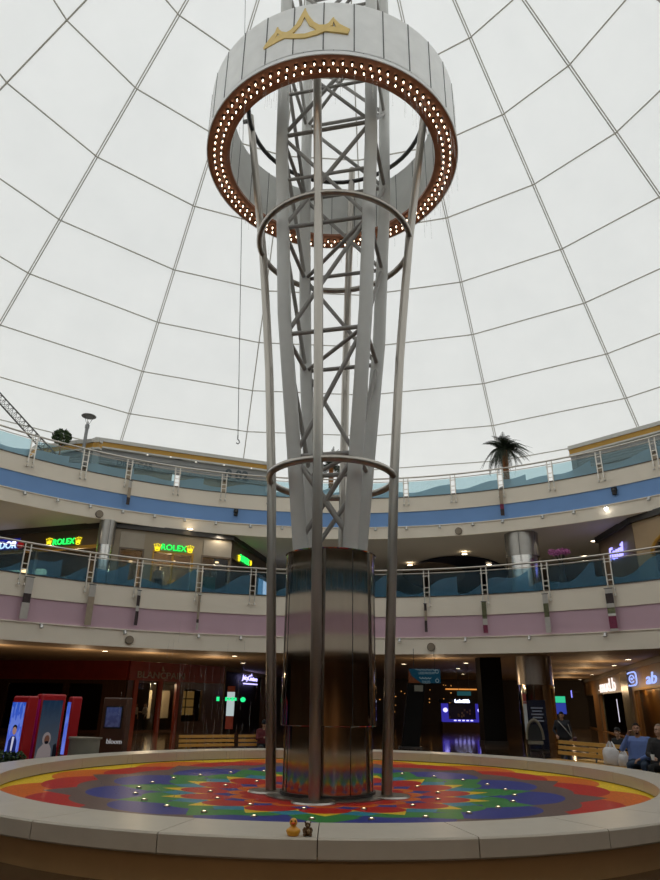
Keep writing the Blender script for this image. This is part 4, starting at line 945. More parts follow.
pane('lit_strip', R0, R1, ur(611.5)-.07, ur(611.5)+.07, q1.z, q0.z, -.5, emit('strip_glow', (.9, .85, 1), 1.0), t)
MB().beam(onw(601.8, 690.5, R0, R1)+n*.25, onw(613, 688.2, R0, R1)+n*.25, .05, .05).build('sign_bar', WHG, t)
sign('mud.b', 610.5, 685.5, 16, R0, R1, WHG, t, off=.25, bold=.01, hpx=9)
p = onw(636, 679, R0, R1) + n*.25; M = frame_m(p, d, (0, 0, 1)); S_ = (onw(636, 674, R0, R1) - onw(636, 684, R0, R1)).length/2
SX = (onw(631, 679, R0, R1)-onw(641, 679, R0, R1)).length/2; M = M @ Matrix.Diagonal((SX/S_, 1, 1, 1)); mb = MB(); mb.tube([M @ Vector((S_*.95*math.copysign(abs(math.cos(k*PI/12))**.5, math.cos(k*PI/12)), S_*math.copysign(abs(math.sin(k*PI/12))**.5, math.sin(k*PI/12)), 0)) for k in range(24)], S_*.12, 6, closed=True)
mb.tube([M @ Vector((S_*.5*math.cos(k*PI/12), S_*.55*math.sin(k*PI/12), 0)) for k in range(22)], S_*.1, 6).ball(M @ Vector((0, 0, 0)), S_*.22, 8); mb.build('round_logo_sign', BLG, t)
sign('ab', 656, 678, 11, R0, R1, BLG, t, off=.25, bold=.0, shear=.2, hpx=9)
t2 = t
p = aty(572.5, 694, 36)
t = thing('hanging_screen', 'small violet lit screen hanging on the far shop row', 'screen', p, ang); S_ = (aty(572, 690, 36)-aty(572, 698, 36)).length
MB().box((0, 0, 0), (S_*1.3, .12, S_)).build('casing', BLACK, t); MB().box((0, -.07, 0), (S_*1.2, .02, S_*.88)).build('screen', emit('violet_screen_glow', (.25, .25, 1), 1.5), t); MB().box((0, .2, S_*.3), (.1, .5, .1)).build('arm', BLACK, t)
p = aty(561, 706, 30); t = thing('lit_shop_sign', 'green and blue lit display at the far end behind the standing man', 'sign', (p.x, p.y, 0))
zt = aty(561, 696, 30).z; zb = aty(561, 714, 30).z; zm = aty(561, 703, 30).z
MB().box((0, 0, (zm+zt)/2), (.62, .1, zt-zm-.04)).build('green_sign', emit('mint_sign_glow', (.05, .8, .4), .7), t); MB().box((0, 0, (zb+zm)/2), (.62, .1, zm-zb)).build('blue_display', emit('blue_display_glow', (.05, .09, .6), .5), t); MB().box((0, .1, zt/2), (.8, .1, zt)).build('backing', BLACK, t)
# poster and arch chair added to stand in for reflections in the mirrored column
p = aty(537, 714, 17.6); t = thing('reflection_poster', 'dark poster stand with pale lines, added for a reflection in the wide chrome column', 'sign', (p.x, p.y, 0), math.radians(-25))
zt = aty(537, 700, 17.6).z
MB().box((0, 0, .03), (.8, .4, .06)).build('base', DMETAL, t); MB().box((0, 0, zt/2), (.86, .07, zt)).build('board', mat('poster_navy', (.008, .012, .03), .25, nz=3, coat=.3), t)
mb = MB(); [mb.box((.02, -.04, zt-.35-.14*k), (.55-.1*(k % 2), .01, .06)) for k in range(5)]; mb.build('printed_lines', mat('poster_pale_print', (.25, .27, .33), .5, nz=5), t)
MB().box((-.52, 0, zt*.6), (.16, .07, zt*.75)).build('white_edge', mat('poster_white', (.5, .52, .52), .5, nz=5), t); MB().box((-.52, 0, zt*1.02), (.16, .07, zt*.2)).build('red_edge', mat('red_panel2', (.3, .04, .03), .5, nz=5), t)
p = aty(535, 735, 16.4); t = thing('reflection_chair', 'cream arched hood chair added for a reflection in the wide chrome column', 'chair', (p.x, p.y, 0), math.radians(-20)); t.scale = (.66, .66, .95)
CREAM = mat('cream_shell', (.20, .17, .12), .45, nz=4)
MB().tube([(.55*math.cos(PI*k/20), 0, .55+.85*math.sin(PI*k/20)) for k in range(21)], .08, 10).build('arched_hood', CREAM, t)
MB().box((0, .08, .85), (.95, .06, .7)).build('back_panel', BLACK, t); MB().box((0, 0, .42), (1.0, .5, .14)).build('seat', CREAM, t)
for s in (-1, 1):
    for y in (-.18, .18): MB().tube([(.42*s, y, 0), (.42*s, y, .38)], .03, 8).build('leg', DMETAL, t)
# overhead teal sign
p = aty(424.5, 676, 16.5); t = thing('overhead_sign', 'teal wayfinding sign hanging from the ground floor ceiling right of the tower', 'sign', p)
q0, q1 = aty(409, 668.5, 16.5), aty(441, 683, 16.5); w, H = q1.x-q0.x, q0.z-q1.z
mb = MB(); mb.add([(x_, y_, z_) for y_ in (-.06, .06) for x_, z_ in ((-w/2, H/2), (w/2, H/2), (w/2, -H/2), (-w/2+.55, -H/2), (-w/2+.12, 0))], [(0, 1, 2, 3, 4), (5, 6, 7, 8, 9)] + [(i, (i+1) % 5, 5+(i+1) % 5, 5+i) for i in range(5)])
mb.build('teal_panel', emit('teal_sign_glow', (.003, .09, .16), .2), t)
mb = MB(); mb.add([(x_, y_, z_) for y_ in (-.05, .05) for x_, z_ in ((-w/2, H/2-.05), (-w/2+.14, -.02), (-w/2+.55, -H/2), (-w/2-.02, -H/2))], [(0, 1, 2, 3), (4, 5, 6, 7)] + [(i, (i+1) % 4, 4+(i+1) % 4, 4+i) for i in range(4)]); mb.build('orange_corner', emit('orange_corner_glow', (.30, .08, .02), .12), t)
SGL = emit('sign_text_glow', (.5, .65, .7), .16)
text_mesh('sign_text', 'LADIES PRAYER RM', frame_m((.1, -.07, .13), (1, 0, 0), (0, 0, 1)), w*.5, SGL, t, .01, height=.11); text_mesh('sign_text', 'TOILETS', frame_m((.05, -.07, -.27), (1, 0, 0), (0, 0, 1)), w*.26, SGL, t, .01, height=.12)
mb = MB()
for zc, x0, x1 in ((.27, -.42, .62), (-.1, -.25, .3)):
    mb.tube([(x0+(x1-x0)*k/30, -.065, zc + .03*math.sin(k*1.7)+.02*math.sin(k*.9)) for k in range(31)], .013, 4)
mb.build('arabic_script', SGL, t)
for zc in (.2, -.2): MB().tube([(w/2-.16+.075*math.cos(k*PI/8), -.065, zc+.075*math.sin(k*PI/8)) for k in range(16)], .016, 5, closed=True).build('round_symbol', SGL, t)
for x_ in (-w*.33, w*.33): MB().tube([(x_, 0, H/2), (x_, 0, GT-p.z)], .015, 6).build('hanging_rod', DMETAL, t)
# dark slab columns
GRAN = mat('black_granite', (.005, .0045, .004), .5, nz=3, spec=.15)
p = aty(494, 745, 22); t = thing('granite_column', 'broad black square column between the far kiosk and the chrome column', 'column', (p.x, p.y, 0)); MB().box((0, 0, 2.18), (1.15, 1.15, 4.36)).build('shaft', GRAN, t); MB().box((0, 0, .1), (1.25, 1.25, .2)).build('plinth', DMETAL, t)
p0 = aty(410, 742, 18.5); p1 = aty(416, 684, 18.5)
t = thing('slanted_panel', 'black slanted panel standing under the teal overhead sign', 'panel', (p0.x, p0.y, 0)); sh = p1.x-p0.x
mb = MB(); w = .85; mb.add([(x_+(sh if z_ > 1 else 0), y_, z_) for y_ in (-.2, .2) for x_, z_ in ((-w/2, 0), (w/2, 0), (w/2, p1.z), (-w/2, p1.z))], [(0, 1, 2, 3), (4, 5, 6, 7)] + [(i, (i+1) % 4, 4+(i+1) % 4, 4+i) for i in range(4)]); mb.build('panel', GRAN, t); MB().box((0, 0, .03), (1.1, .6, .06)).build('base', DMETAL, t)
MB().box((sh+.1, -.21, p1.z-.2), (.42, .02, .28)).build('pale_label', mat('pale_label_print', (.2, .19, .15), .6, nz=5), t)
# blue lit kiosk far away
p = atz(462, 731, 0); t = thing('blue_lit_kiosk', 'far kiosk glowing blue and violet, reflected in the polished floor', 'kiosk', (p.x, p.y, 0)); k_ = (p - EYE).length/600
BK = emit('blue_kiosk_glow', (.10, .08, 1), .32); VK = emit('violet_kiosk_glow', (.45, .42, 1), 2.2)
W = 34*k_; Ht = 24*k_
MB().box((0, 0, 3.5*k_), (W, 1.6, 7*k_)).build('counter', KB, t); MB().box((0, -.82, 8*k_), (W*.96, .1, 2.2*k_)).build('lit_counter_edge', BK, t)
mb = MB(); [mb.box((W*(-.2+.1*k), -.88, 8.2*k_), (W*.06, .04, .9*k_)) for k in range(5)]; mb.build('bright_displays', VK, t)
for s in (-1, 1):
    o = MB().box((s*W*.42, -.5, 14*k_), (W*.15, .5, 14*k_)).build('side_tower', BK, t); MB().ball((s*W*.42, -.78, 16*k_), (W*.06, .05, 1.8*k_), 10).build('bright_logo', VK, o)
MB().box((0, 0, 23*k_), (W, 1.4, 2.5*k_)).build('canopy', BLACK, t); MB().box((0, .6, 15*k_), (W*.68, .1, 12*k_)).build('back_panel', INTD, t)
mb = MB(); rnd = random.Random(2); [mb.box((W*rnd.uniform(-.28, .28), .5, k_*rnd.uniform(10, 16)), (.12, .05, .16)) for _ in range(12)]; mb.build('goods', mat('goods_amber', (.4, .25, .08), .5, nz=5), t)
text_mesh('sign_letters', 'LuluGift', frame_m((0, -.78, 23*k_), (1, 0, 0), (0, 0, 1)), 12*k_, emit('white_blue_letter_glow', (.6, .65, 1), 6), t, .05, height=2.6*k_, bold=.03)
p = aty(464, 693.5, 30); t = thing('far_hanging_sign', 'small dim teal sign hanging above the far blue kiosk', 'sign', p); MB().box((0, 0, 0), (.9, .08, .26)).build('panel', emit('dim_teal_glow', (.02, .12, .14), .5), t); [MB().tube([(x_, 0, .13), (x_, 0, GT-p.z)], .012, 6).build('rod', DMETAL, t) for x_ in (-.35, .35)]
# dim far shop lights: a back wall of warm display windows
t = thing('distant_shop', 'far dark shop wall with scattered small amber display lights behind the blue kiosk', 'shop', (0, 0, 0))
MB().box((6, 56, 2.15), (24, .4, 4.3)).build('dark_wall', INTD, t); rnd = random.Random(11); mb = MB()
for _ in range(60): mb.box((rnd.uniform(-2, 18), 55.7, rnd.uniform(1.0, 3.9)), (rnd.uniform(.05, .14), .05, rnd.uniform(.04, .1)))
mb.build('amber_lights', emit('amber_point_glow', (1, .45, .12), .7), t)
MB().box((13.8, 55.7, 3.4), (3.2, .06, .12)).build('orange_light_bar', emit('orange_bar_glow', (1, .38, .08), .8), t)

# ---- benches
def bench(p0, p1, label):                   # ends of the top rail, left to right, people face the fountain
    p0 = Vector((p0.x, p0.y, 0)); p1 = Vector((p1.x, p1.y, 0)); d = (p1-p0).normalized(); n = Vector((d.y, -d.x, 0)); L = (p1-p0).length; ang = math.atan2(d.y, d.x)
    t = thing('slatted_bench', label, 'bench', (p0+p1)/2, ang)
    for k, (y, z) in enumerate(((.02, .86), (-.01, .73), (-.035, .60))): MB().box((0, y, z), (L, .045, .085)).build('back_slat', YWOOD, t)
    for k in range(4): MB().box((0, -.12-.115*k, .43), (L, .09, .04)).build('seat_slat', YWOOD, t)
    MB().box((0, -.53, .40), (L, .03, .09)).build('seat_slat', YWOOD, t)
    for x in [-L/2+.25 + (L-.5)*i/max(1, round(L/1.3)) for i in range(max(1, round(L/1.3))+1)]:
        MB().tube([(x, -.48, 0), (x, -.48, .40), (x, -.08, .41), (x, .0, .6), (x, .05, .9)], .024, 8).tube([(x, -.02, .42), (x, .12, 0)], .024, 8).build('leg_frame', DMETAL, t)
    return t, d, n
RBN = 8.75
b1, d1, n1 = bench(atr(179, 738.5, RBN), atr(234, 737.5, RBN), 'long yellow slatted bench at left in front of the red boutique')
b2, d2, n2 = bench(atr(238.5, 737.5, RBN), atr(272, 738, RBN), 'short yellow slatted bench on which the woman in black headscarf sits')
e0, e1 = atr(558.5, 742.5, 8.95), atr(629.5, 744.5, 8.55); e1 = e1 + (e1-e0).normalized()*1.6
b3, d3, n3 = bench(e0, e1, 'long yellow slatted bench at right with bags and seated men'); b3.scale.z = 1.1

# ---- people
SKIN = mat('skin_tan', (.36, .19, .115), .55, nz=12, amt=.1); SKINP = mat('skin_pale', (.46, .28, .19), .55, nz=12, amt=.1); HAIRM = mat('black_hair', (.008, .007, .006), .85, nz=30, spec=.15); LIPS = mat('lips', (.28, .09, .07), .5, nz=9); EYEM = mat('eye_dark', (.01, .008, .008), .2, nz=9); SHOE = mat('shoe_black', (.015, .014, .013), .4, nz=9)
def cloth(name, c): return mat(name, c, .85, nz=7, amt=.18, bump=.25)
def person(label, loc, rz, J, mats, head_turn=0, head_tilt=0, beard=False, bulk=1.0, vox=.0115, hand_pose=None, sleeves=True, skirt=False):
    """J: joints in local space, facing -Y. Builds one remeshed body; material by nearest bone."""
    bm = bmesh.new(); segs = []
    def ball_pts(c, r, M=None): 
        return [Vector(c) + Vector((r*math.sin(t)*math.cos(f), r*math.sin(t)*math.sin(f), r*math.cos(t))) for t in (0, .55, 1.05, PI/2, PI-1.05, PI-.55, PI) for f in [2*PI*k/10 for k in range(10 if 0 < t < PI else 1)]]
    def hull(pts, lab=None, keys=None):
        vs = [bm.verts.new(p) for p in pts]; r = bmesh.ops.convex_hull(bm, input=vs)
        bmesh.ops.delete(bm, geom=[g for g in set(r['geom_interior'] + r['geom_unused']) if isinstance(g, bmesh.types.BMVert)], context='VERTS')
    def limb(p, q, r0, r1, lab):
        p, q = Vector(p), Vector(q); hull(ball_pts(p, r0) + ball_pts(q, r1)); segs.append((p, q, r0, r1, lab))
    sl, sr, hl_, hr_ = [Vector(J[k]) for k in ('sl', 'sr', 'hl', 'hr')]; ch, pv, nk, hd = [Vector(J[k]) for k in ('ch', 'pv', 'nk', 'hd')]
    side = (sr-sl).normalized()
    wa = pv.lerp(ch, .45)
    rows = [(pv, .11*bulk, .125*bulk), (wa, .085*bulk, .12*bulk), (ch, .095*bulk, .135*bulk)]
    for (c0, o0, r0), (c1, o1, r1) in zip(rows[:-1], rows[1:]):
        hull(ball_pts(c0-side*o0, r0) + ball_pts(c0+side*o0, r0) + ball_pts(c1-side*o1, r1) + ball_pts(c1+side*o1, r1))
    hull(ball_pts(ch-side*.1, .13) + ball_pts(ch+side*.1, .13) + ball_pts(sl, .07) + ball_pts(sr, .07) + ball_pts(nk-Vector((0, 0, .05)), .06))
    segs += [(pv-side*.1, pv+side*.1, .125, .125, 'trousers'), (wa-side*.08*bulk, wa+side*.08*bulk, .12*bulk, .12*bulk, 'top'), (ch-side*.1*bulk, ch+side*.1*bulk, .135*bulk, .135*bulk, 'top'), (sl, sr, .075, .075, 'top')]
    limb(nk-Vector((0, 0, .06)), nk.lerp(hd, .5), .058, .052, 'skin')
    for s, e, w in ((sl, J['el'], J['wl']), (sr, J['er'], J['wr'])):
        e, w = Vector(e), Vector(w); limb(s, e, .062*bulk, .05*bulk, 'top'); limb(e, w, .048*bulk, .034, 'top' if sleeves else 'skin')
        f = (w-e).normalized(); fw = Vector(J.get('fdir', (f.x, f.y, f.z))) if hand_pose else f; fw = (f*.6 + fw*.4).normalized()
        lat = fw.cross(Vector((0, 0, 1))); lat = lat.normalized() if lat.length > .1 else side; dn = fw.cross(lat).normalized(); dn = dn if dn.z < 0 else -dn
        pe = w + fw*.09; hull(ball_pts(w, .026) + ball_pts(pe-lat*.03, .015) + ball_pts(pe+lat*.03, .015)); segs.append((w+fw*.03, pe, .035, .04, 'skin'))
        for k, (o, ln) in enumerate(((-.033, .062), (-.011, .076), (.011, .072), (.033, .055))):
            b0 = pe + lat*o; b1_ = b0 + fw*ln*.5 + dn*.012; b2_ = b1_ + fw*ln*.33 + dn*.03; limb(b0, b1_, .0115, .011, 'skin'); limb(b1_, b2_, .011, .0095, 'skin')
        tside = lat if (side.dot(lat) > 0) == (s is sl) else -lat
        t0 = w + fw*.03 + tside*.025; t1 = t0 + fw*.035 + tside*.03 + dn*.01; limb(t0, t1, .015, .013, 'skin'); limb(t1, t1 + fw*.035 + dn*.01, .013, .0105, 'skin')
    for h_, k, an in ((hl_, J['kl'], J['al']), (hr_, J['kr'], J['ar'])):
        k, an = Vector(k), Vector(an); limb(h_, k, .098, .068, 'trousers'); limb(k, an, .066, .042, 'trousers')
        toe = an + (Vector(J['toe']) if 'toe' in J else Vector((0, -.16, -.04))); heel = an + Vector((0, .03, -.04))
        hull(ball_pts(heel, .036) + ball_pts(an + Vector((0, 0, 0)), .045) + ball_pts(toe-side*.015, .028) + ball_pts(toe+side*.015, .028)); segs.append((heel, toe, .04, .035, 'shoe'))
    if skirt:
        hull(ball_pts(pv-side*.12, .13) + ball_pts(pv+side*.12, .13) + ball_pts(Vector(J['al'])+Vector((0, 0, .05)), .11) + ball_pts(Vector(J['ar'])+Vector((0, 0, .05)), .11) + ball_pts(Vector(J['kl']), .1) + ball_pts(Vector(J['kr']), .1))
    # head: skull, jaw, nose, ears
    HM = Matrix.Rotation(head_turn, 3, 'Z') @ Matrix.Rotation(head_tilt, 3, 'X')
    def H(x, y, z): return hd + HM @ Vector((x, y, z))
    def ell(c, r):
        vs = [bm.verts.new(hd + HM @ (Vector(c) + Vector((r[0]*p.x, r[1]*p.y, r[2]*p.z)))) for p in ball_pts((0, 0, 0), 1)]
        g = bmesh.ops.convex_hull(bm, input=vs)
    ell((0, .012, .03), (.078, .096, .092)); ell((0, -.018, -.045), (.062, .07, .072)); ell((0, -.05, -.092), (.034, .032, .026))
    ell((0, -.098, -.012), (.012, .018, .02)); ell((0, -.09, .012), (.010, .016, .026)); ell((0, -.084, .03), (.05, .014, .012))
    for s in (-1, 1): ell((.079*s, .012, -.005), (.012, .022, .034)); ell((.04*s, -.066, -.03), (.024, .02, .024))
    ell((0, -.086, -.058), (.025, .012, .012))
    segs.append((H(0, 0, .03), H(0, -.03, -.06), .09, .06, 'skin'))
    for s in (-1, 1): segs.append((H(.031*s, -.088, .008), H(.034*s, -.087, .008), .011, .011, 'eye')); segs.append((H(.018*s, -.1, .031), H(.045*s, -.088, .033), .008, .007, 'hair'))
    segs.append((H(-.018, -.1, -.06), H(.018, -.1, -.06), .007, .007, 'lips'))
    if beard: segs.append((H(-.022, -.104, -.044), H(.022, -.104, -.044), .010, .010, 'hair')); segs.append((H(-.02, -.088, -.1), H(.02, -.088, -.1), .024, .024, 'hair'))
    me = bpy.data.meshes.new('person'); bm.to_mesh(me); bm.free()
    o = bpy.data.objects.new('person', me); COL.objects.link(o)
    md = o.modifiers.new('r', 'REMESH'); md.mode = 'VOXEL'; md.voxel_size = vox; md.use_smooth_shade = True
    sm = o.modifiers.new('s', 'SMOOTH'); sm.factor = .4; sm.iterations = 2
    bpy.context.view_layer.update()
    nm = bpy.data.meshes.new_from_object(o.evaluated_get(bpy.context.evaluated_depsgraph_get()))
    o.modifiers.clear(); o.data = nm; bpy.data.meshes.remove(me); nm.name = 'person'
    labs = ['skin', 'top', 'trousers', 'shoe', 'hair', 'eye', 'lips']
    nm.materials.clear()
    for l in labs: nm.materials.append(mats[l])
    N = len(nm.polygons); cen = np.zeros(N*3); nm.polygons.foreach_get('center', cen); cen = cen.reshape(-1, 3); best = np.full(N, 9.); idx = np.zeros(N, int)
    for p, q, r0, r1, lab in segs:
        p = np.array(p); v = np.array(q)-p; L2 = max((v*v).sum(), 1e-9); tt = np.clip(((cen-p) @ v)/L2, 0, 1); dd = np.linalg.norm(cen-p-tt[:, None]*v, axis=1) - (r0+(r1-r0)*tt)
        if lab in ('hair', 'eye', 'lips'): dd = np.where(dd < .004, -1 + dd, 9)
        k = dd < best; best[k] = dd[k]; idx[k] = labs.index(lab)
    if skirt: idx[(idx == labs.index('shoe')) & (cen[:, 2] > .12)] = labs.index('trousers')
    nm.polygons.foreach_set('material_index', idx); nm.polygons.foreach_set('use_smooth', [True]*N); nm.update()
    o.location = loc; o.rotation_euler.z = rz; tag(o, label, 'person')
    return o, H
def hair_cap(o, H, m, drop=0, name='hair', thick=1.0):
    mb = MB(); vs = []; n = 20
    for i in range(9):
        t = i/8*(1.45+drop)
        for k in range(n):
            f = 2*PI*k/n; back = .5-.5*math.cos(f-PI/2+PI); tt = t*(.72 + .42*(math.sin(f)*.5+.5))
            vs.append(H(.083*thick*math.sin(tt)*math.cos(f), .016+.102*thick*math.sin(tt)*math.sin(f), .034+.098*thick*math.cos(tt)))
    mb.add(vs, [(i*n+k, (i+1)*n+k, (i+1)*n+(k+1) % n, i*n+(k+1) % n) for i in range(8) for k in range(n)], 0, True)
    h_ = mb.build(name, m, o); sd = h_.modifiers.new('s', 'SOLIDIFY'); sd.thickness = .008; sd.offset = -1; return h_
def M_(top, tr_, skin=SKIN, hair=HAIRM, shoe=SHOE): return dict(skin=skin, top=top, trousers=tr_, shoe=shoe, hair=hair, eye=EYEM, lips=LIPS)
SIT = dict(pv=(0, 0, .55), ch=(0, .05, .93), nk=(0, .03, 1.10), hd=(0, -.005, 1.255), sl=(-.19, .04, 1.03), sr=(.19, .04, 1.03), hl=(-.095, -.03, .53), hr=(.095, -.03, .53),
           kl=(-.15, -.45, .54), kr=(.15, -.45, .54), al=(-.15, -.44, .085), ar=(.15, -.44, .085), el=(-.27, -.06, .78), er=(.27, -.06, .78), wl=(-.1, -.28, .68), wr=(.1, -.28, .68))
STAND = dict(pv=(0, 0, .96), ch=(0, .0, 1.32), nk=(0, .01, 1.49), hd=(0, -.015, 1.63), sl=(-.19, .01, 1.43), sr=(.19, .01, 1.43), hl=(-.09, 0, .93), hr=(.09, 0, .93), kl=(-.1, -.02, .5), kr=(.1, -.02, .5), al=(-.1, .02, .08), ar=(.1, .02, .08), el=(-.25, .03, 1.15), er=(.25, .03, 1.15), wl=(-.24, -.06, .9), wr=(.24, -.06, .9))
def rz_of(d): return math.atan2(d.y, d.x)
def on_bench(x, R=RBN, fwd=.28):
    p = atr(x, 744, R); az = azof(p); q = pol(az, R-fwd); return q, -math.radians(az)
# man in the blue shirt, elbow raised, hand near his chin
q, r = on_bench(645, 8.5, .2); ang3 = math.atan2(d3.y, d3.x)
J = dict(SIT); J.update(sl=(-.215, .04, 1.03), sr=(.215, .04, 1.03), el=(-.34, -.10, .84), wl=(-.17, -.17, 1.12), er=(.33, -.08, .78), wr=(.06, -.30, .66))
o, H = person('man in blue shirt and jeans sitting on the right bench, hand raised to his chin', (q.x, q.y, 0), math.radians(-36), J, M_(cloth('blue_shirt', (.13, .20, .46)), cloth('dark_jeans', (.03, .05, .085))), head_turn=.2, beard=True, bulk=1.22); o.scale = (1.13,)*3; bpy.context.view_layer.update()
hair_cap(o, H, HAIRM)
q, r = on_bench(668, 8.5, .2)
J = dict(SIT); J.update(el=(-.26, -.1, .78), wl=(-.12, -.30, .74))
o, H = person('bald man in dark jacket at the right edge of the frame, holding a white cup', (q.x, q.y, 0), math.radians(-40), J, M_(cloth('black_jacket', (.018, .017, .018)), cloth('black_trousers', (.015, .015, .017)), SKINP), head_turn=-.5, bulk=1.2); o.scale = (1.13,)*3
hair_cap(o, H, mat('grey_stubble', (.22, .16, .12), .8, nz=40), drop=-.35, thick=.97)
mw = o.matrix_basis
cup = thing('paper_cup', 'white paper cup held by the bald man', 'cup', mw @ Vector((-.08, -.45, .69))); MB().lathe([(0, 0), (.032, 0), (.042, .11), (.04, .11), (.031, .008)], 20).build('cup_body', WHITEPL, cup); MB().lathe([(0, .118), (.04, .118), (.045, .108), (.045, .1)], 20).build('lid', WHITEPL, cup)
q = atr(618, 738, 9.75)
J = dict(SIT); o, H = person('woman in black seated behind the right bench, only her face showing', (q.x, q.y, 0), ang3+.1, J, M_(cloth('black_robe', (.012, .012, .013)), MATS['black_robe'], SKINP), head_turn=.2)
hair_cap(o, H, MATS['black_robe'], drop=.5, name='headscarf', thick=1.08)
b4, d4, n4 = bench(Vector((q.x, q.y, 0))-d3*1.2-n3*.1+Vector((0, .22, 0)), Vector((q.x, q.y, 0))+d3*1.2-n3*.1+Vector((0, .22, 0)), 'yellow slatted bench behind the right bench, under the woman in black')
q = aty(564, 740, 8.6)
J = dict(STAND); J.update(el=(-.3, .03, 1.17), wl=(-.22, -.16, 1.02))
o, H = person('person in black clothes standing behind the right bench with a bag strap', (q.x, q.y, 0), -.35, J, M_(cloth('black_coat', (.012, .013, .018)), MATS['black_trousers']), head_turn=-.2, head_tilt=.25)
hair_cap(o, H, HAIRM)
mb = MB(); mb.tube([(-.13, -.1, 1.47), (-.05, -.15, 1.38), (.1, -.16, 1.2), (.24, -.08, 1.0)], .014, 6).tube([(.15, .05, 1.47), (.19, -.1, 1.35), (.25, -.1, 1.1), (.26, -.05, .95)], .014, 6); mb.build('bag_strap', mat('pale_strap', (.35, .33, .3), .7, nz=9), o)
bag = thing('shoulder_bag', 'dark maroon bag hanging at the side of the standing person', 'bag', o.matrix_basis @ Vector((.36, 0, .72))); bag.rotation_euler.z = -.35
ob = MB().box((0, 0, .12), (.12, .3, .26)).build('pouch', mat('maroon_leather', (.06, .015, .03), .5, nz=7), bag); bv = ob.modifiers.new('b', 'BEVEL'); bv.width = .04; bv.segments = 3
MB().tube([(0, -.1, .24), (0, -.06, .4), (0, .06, .4), (0, .1, .24)], .012, 6).build('handle', SHOE, bag)
# woman with headscarf on the left
q, r = on_bench(262)
J = dict(SIT); J.update(el=(-.25, -.12, .8), er=(.25, -.12, .8), wl=(-.05, -.28, .84), wr=(.06, -.28, .84), hd=(0, -.03, 1.245))
o, H = person('woman in black headscarf and dark red top looking at her phone on the left bench', (q.x, q.y, 0), math.atan2(d2.y, d2.x), J, M_(cloth('dark_red_top', (.10, .012, .016)), MATS['black_robe'], SKINP), head_tilt=.35)
hair_cap(o, H, MATS['black_robe'], drop=.75, name='headscarf', thick=1.1)
ph = thing('mobile_phone', 'small phone held by the woman in the headscarf', 'phone', o.matrix_basis @ Vector((.0, -.43, .80))); ph.rotation_euler = (math.radians(-35), 0, math.atan2(d2.y, d2.x)); MB().box((0, 0, .03), (.075, .012, .15)).build('case', BLACK, ph); MB().box((0, .007, .03), (.066, .003, .135)).build('screen', mat('phone_glass', (.2, .22, .25), .1, nz=5), ph)
# staff in the red boutique and one customer upstairs
a, d, n, L, ang = seg(Wc, Wd); WS = cloth('white_shirt', (.48, .44, .40))
for (x, lab, rz_, ht) in ((136.5, 'shop assistant in white shirt at left inside the red boutique window', 1.2, 0), (144.5, 'shop assistant in white shirt and dark trousers at right inside the red boutique window', -1.0, 0)):
    p = onw(x, 712, Wc, Wd) - n*(1.1 if x < 140 else .9) + d*.65; J = dict(STAND)
    if x > 140: J.update(el=(-.24, -.1, 1.18), wl=(-.2, -.36, 1.2))
    o, H = person(lab, (p.x, p.y, 0), rz_, J, M_(WS, MATS['black_trousers'])); hair_cap(o, H, HAIRM)
p = onw(163, 566, B0, B1) - seg(B0, B1)[2]*1.1
o, H = person('person in pale top inside the beige boutique doorway on the lower gallery', (p.x, p.y, 7.03), .3, STAND, M_(WS, MATS['black_trousers'])); hair_cap(o, H, HAIRM)
# bags on the right bench
PLB = mat('white_plastic_bag', (.62, .60, .60), .45, nz=14, amt=.15, bump=.5)
def bag_(x, w, H, label, seed):
    q, r = on_bench(x, 8.75, .30); t = thing('plastic_bag', label, 'bag', (q.x, q.y, .498), ang3); rnd = random.Random(seed)
    vs = []; n = 20; prof = [(0, 0), (.85, .0), (1.0, .1), (1.04, .35), (1.0, .58), (.9, .76), (.72, .88), (.5, .93), (0, .9)]
    mb = MB(); 
    for i, (r_, z_) in enumerate(prof):
        for k in range(n):
            f = 2*PI*k/n; q_ = r_*(1 + (.1*math.sin(3*f+seed+i) + rnd.uniform(-.05, .05) if 0 < i else 0)); vs.append((w/2*q_*math.cos(f), w/2*.7*q_*math.sin(f), H*z_))
    mb.add(vs, [(i*n+k, (i+1)*n+k, (i+1)*n+(k+1) % n, i*n+(k+1) % n) for i in range(len(prof)-1) for k in range(n)], 0, True); mb.build('pouch', PLB, t)
    for s in (-1, 1): MB().tube([(w*.34*s, 0, H*.8), (w*.22*s, .01, H*1.05), (w*.1*s, .015, H*1.22), (w*.02*s, .01, H*1.18), (w*.06*s, 0, H*.9)], [.03, .025, .018, .018, .025], 8).build('handle', PLB, t)
bag_(618, .50, .46, 'full white plastic bag standing on the right bench', 3); bag_(630.5, .34, .30, 'smaller white plastic bag beside the man in the blue shirt', 8)
# white folded paper on the rim at right
q = pol(azof(atz(650, 778, RIMZ)), RF-.35, RIMZ+.005)

# ---- recessed downlights
def downlights(pts, z, label, group, r=.17):
    proto = None
    for x, y in pts:
        p = atz(x, y, z); p = Vector((p.x, p.y, z if z > 5 or math.hypot(p.x, p.y) > 21.6 else 4.25))
        if proto is None:
            proto = thing('downlight', label, 'ceiling light', p, 0, group)
            MB().lathe([(r+.04, .0), (r+.04, -.015), (r, -.015), (r-.01, 0)], 20).build('trim_ring', SILVER, proto); MB().lathe([(0, -.008), (r, -.008)], 20).build('lamp', LAMP, proto)
        else: copy_tree(proto, p, 0)
downlights([(105, 651), (234.5, 656), (243, 663)], 4.37, 'recessed round downlight in the ground floor ceiling left of the tower', 'left ground floor downlights')
downlights([(485, 658), (466, 663), (458, 668.5), (463, 674), (542, 659.5), (621, 653), (628, 659.5), (614, 665.5), (592, 674.5), (580, 679.5), (574, 682), (404, 664), (410, 676)], 4.37, 'recessed round downlight in the ground floor ceiling right of the tower', 'right ground floor downlights')
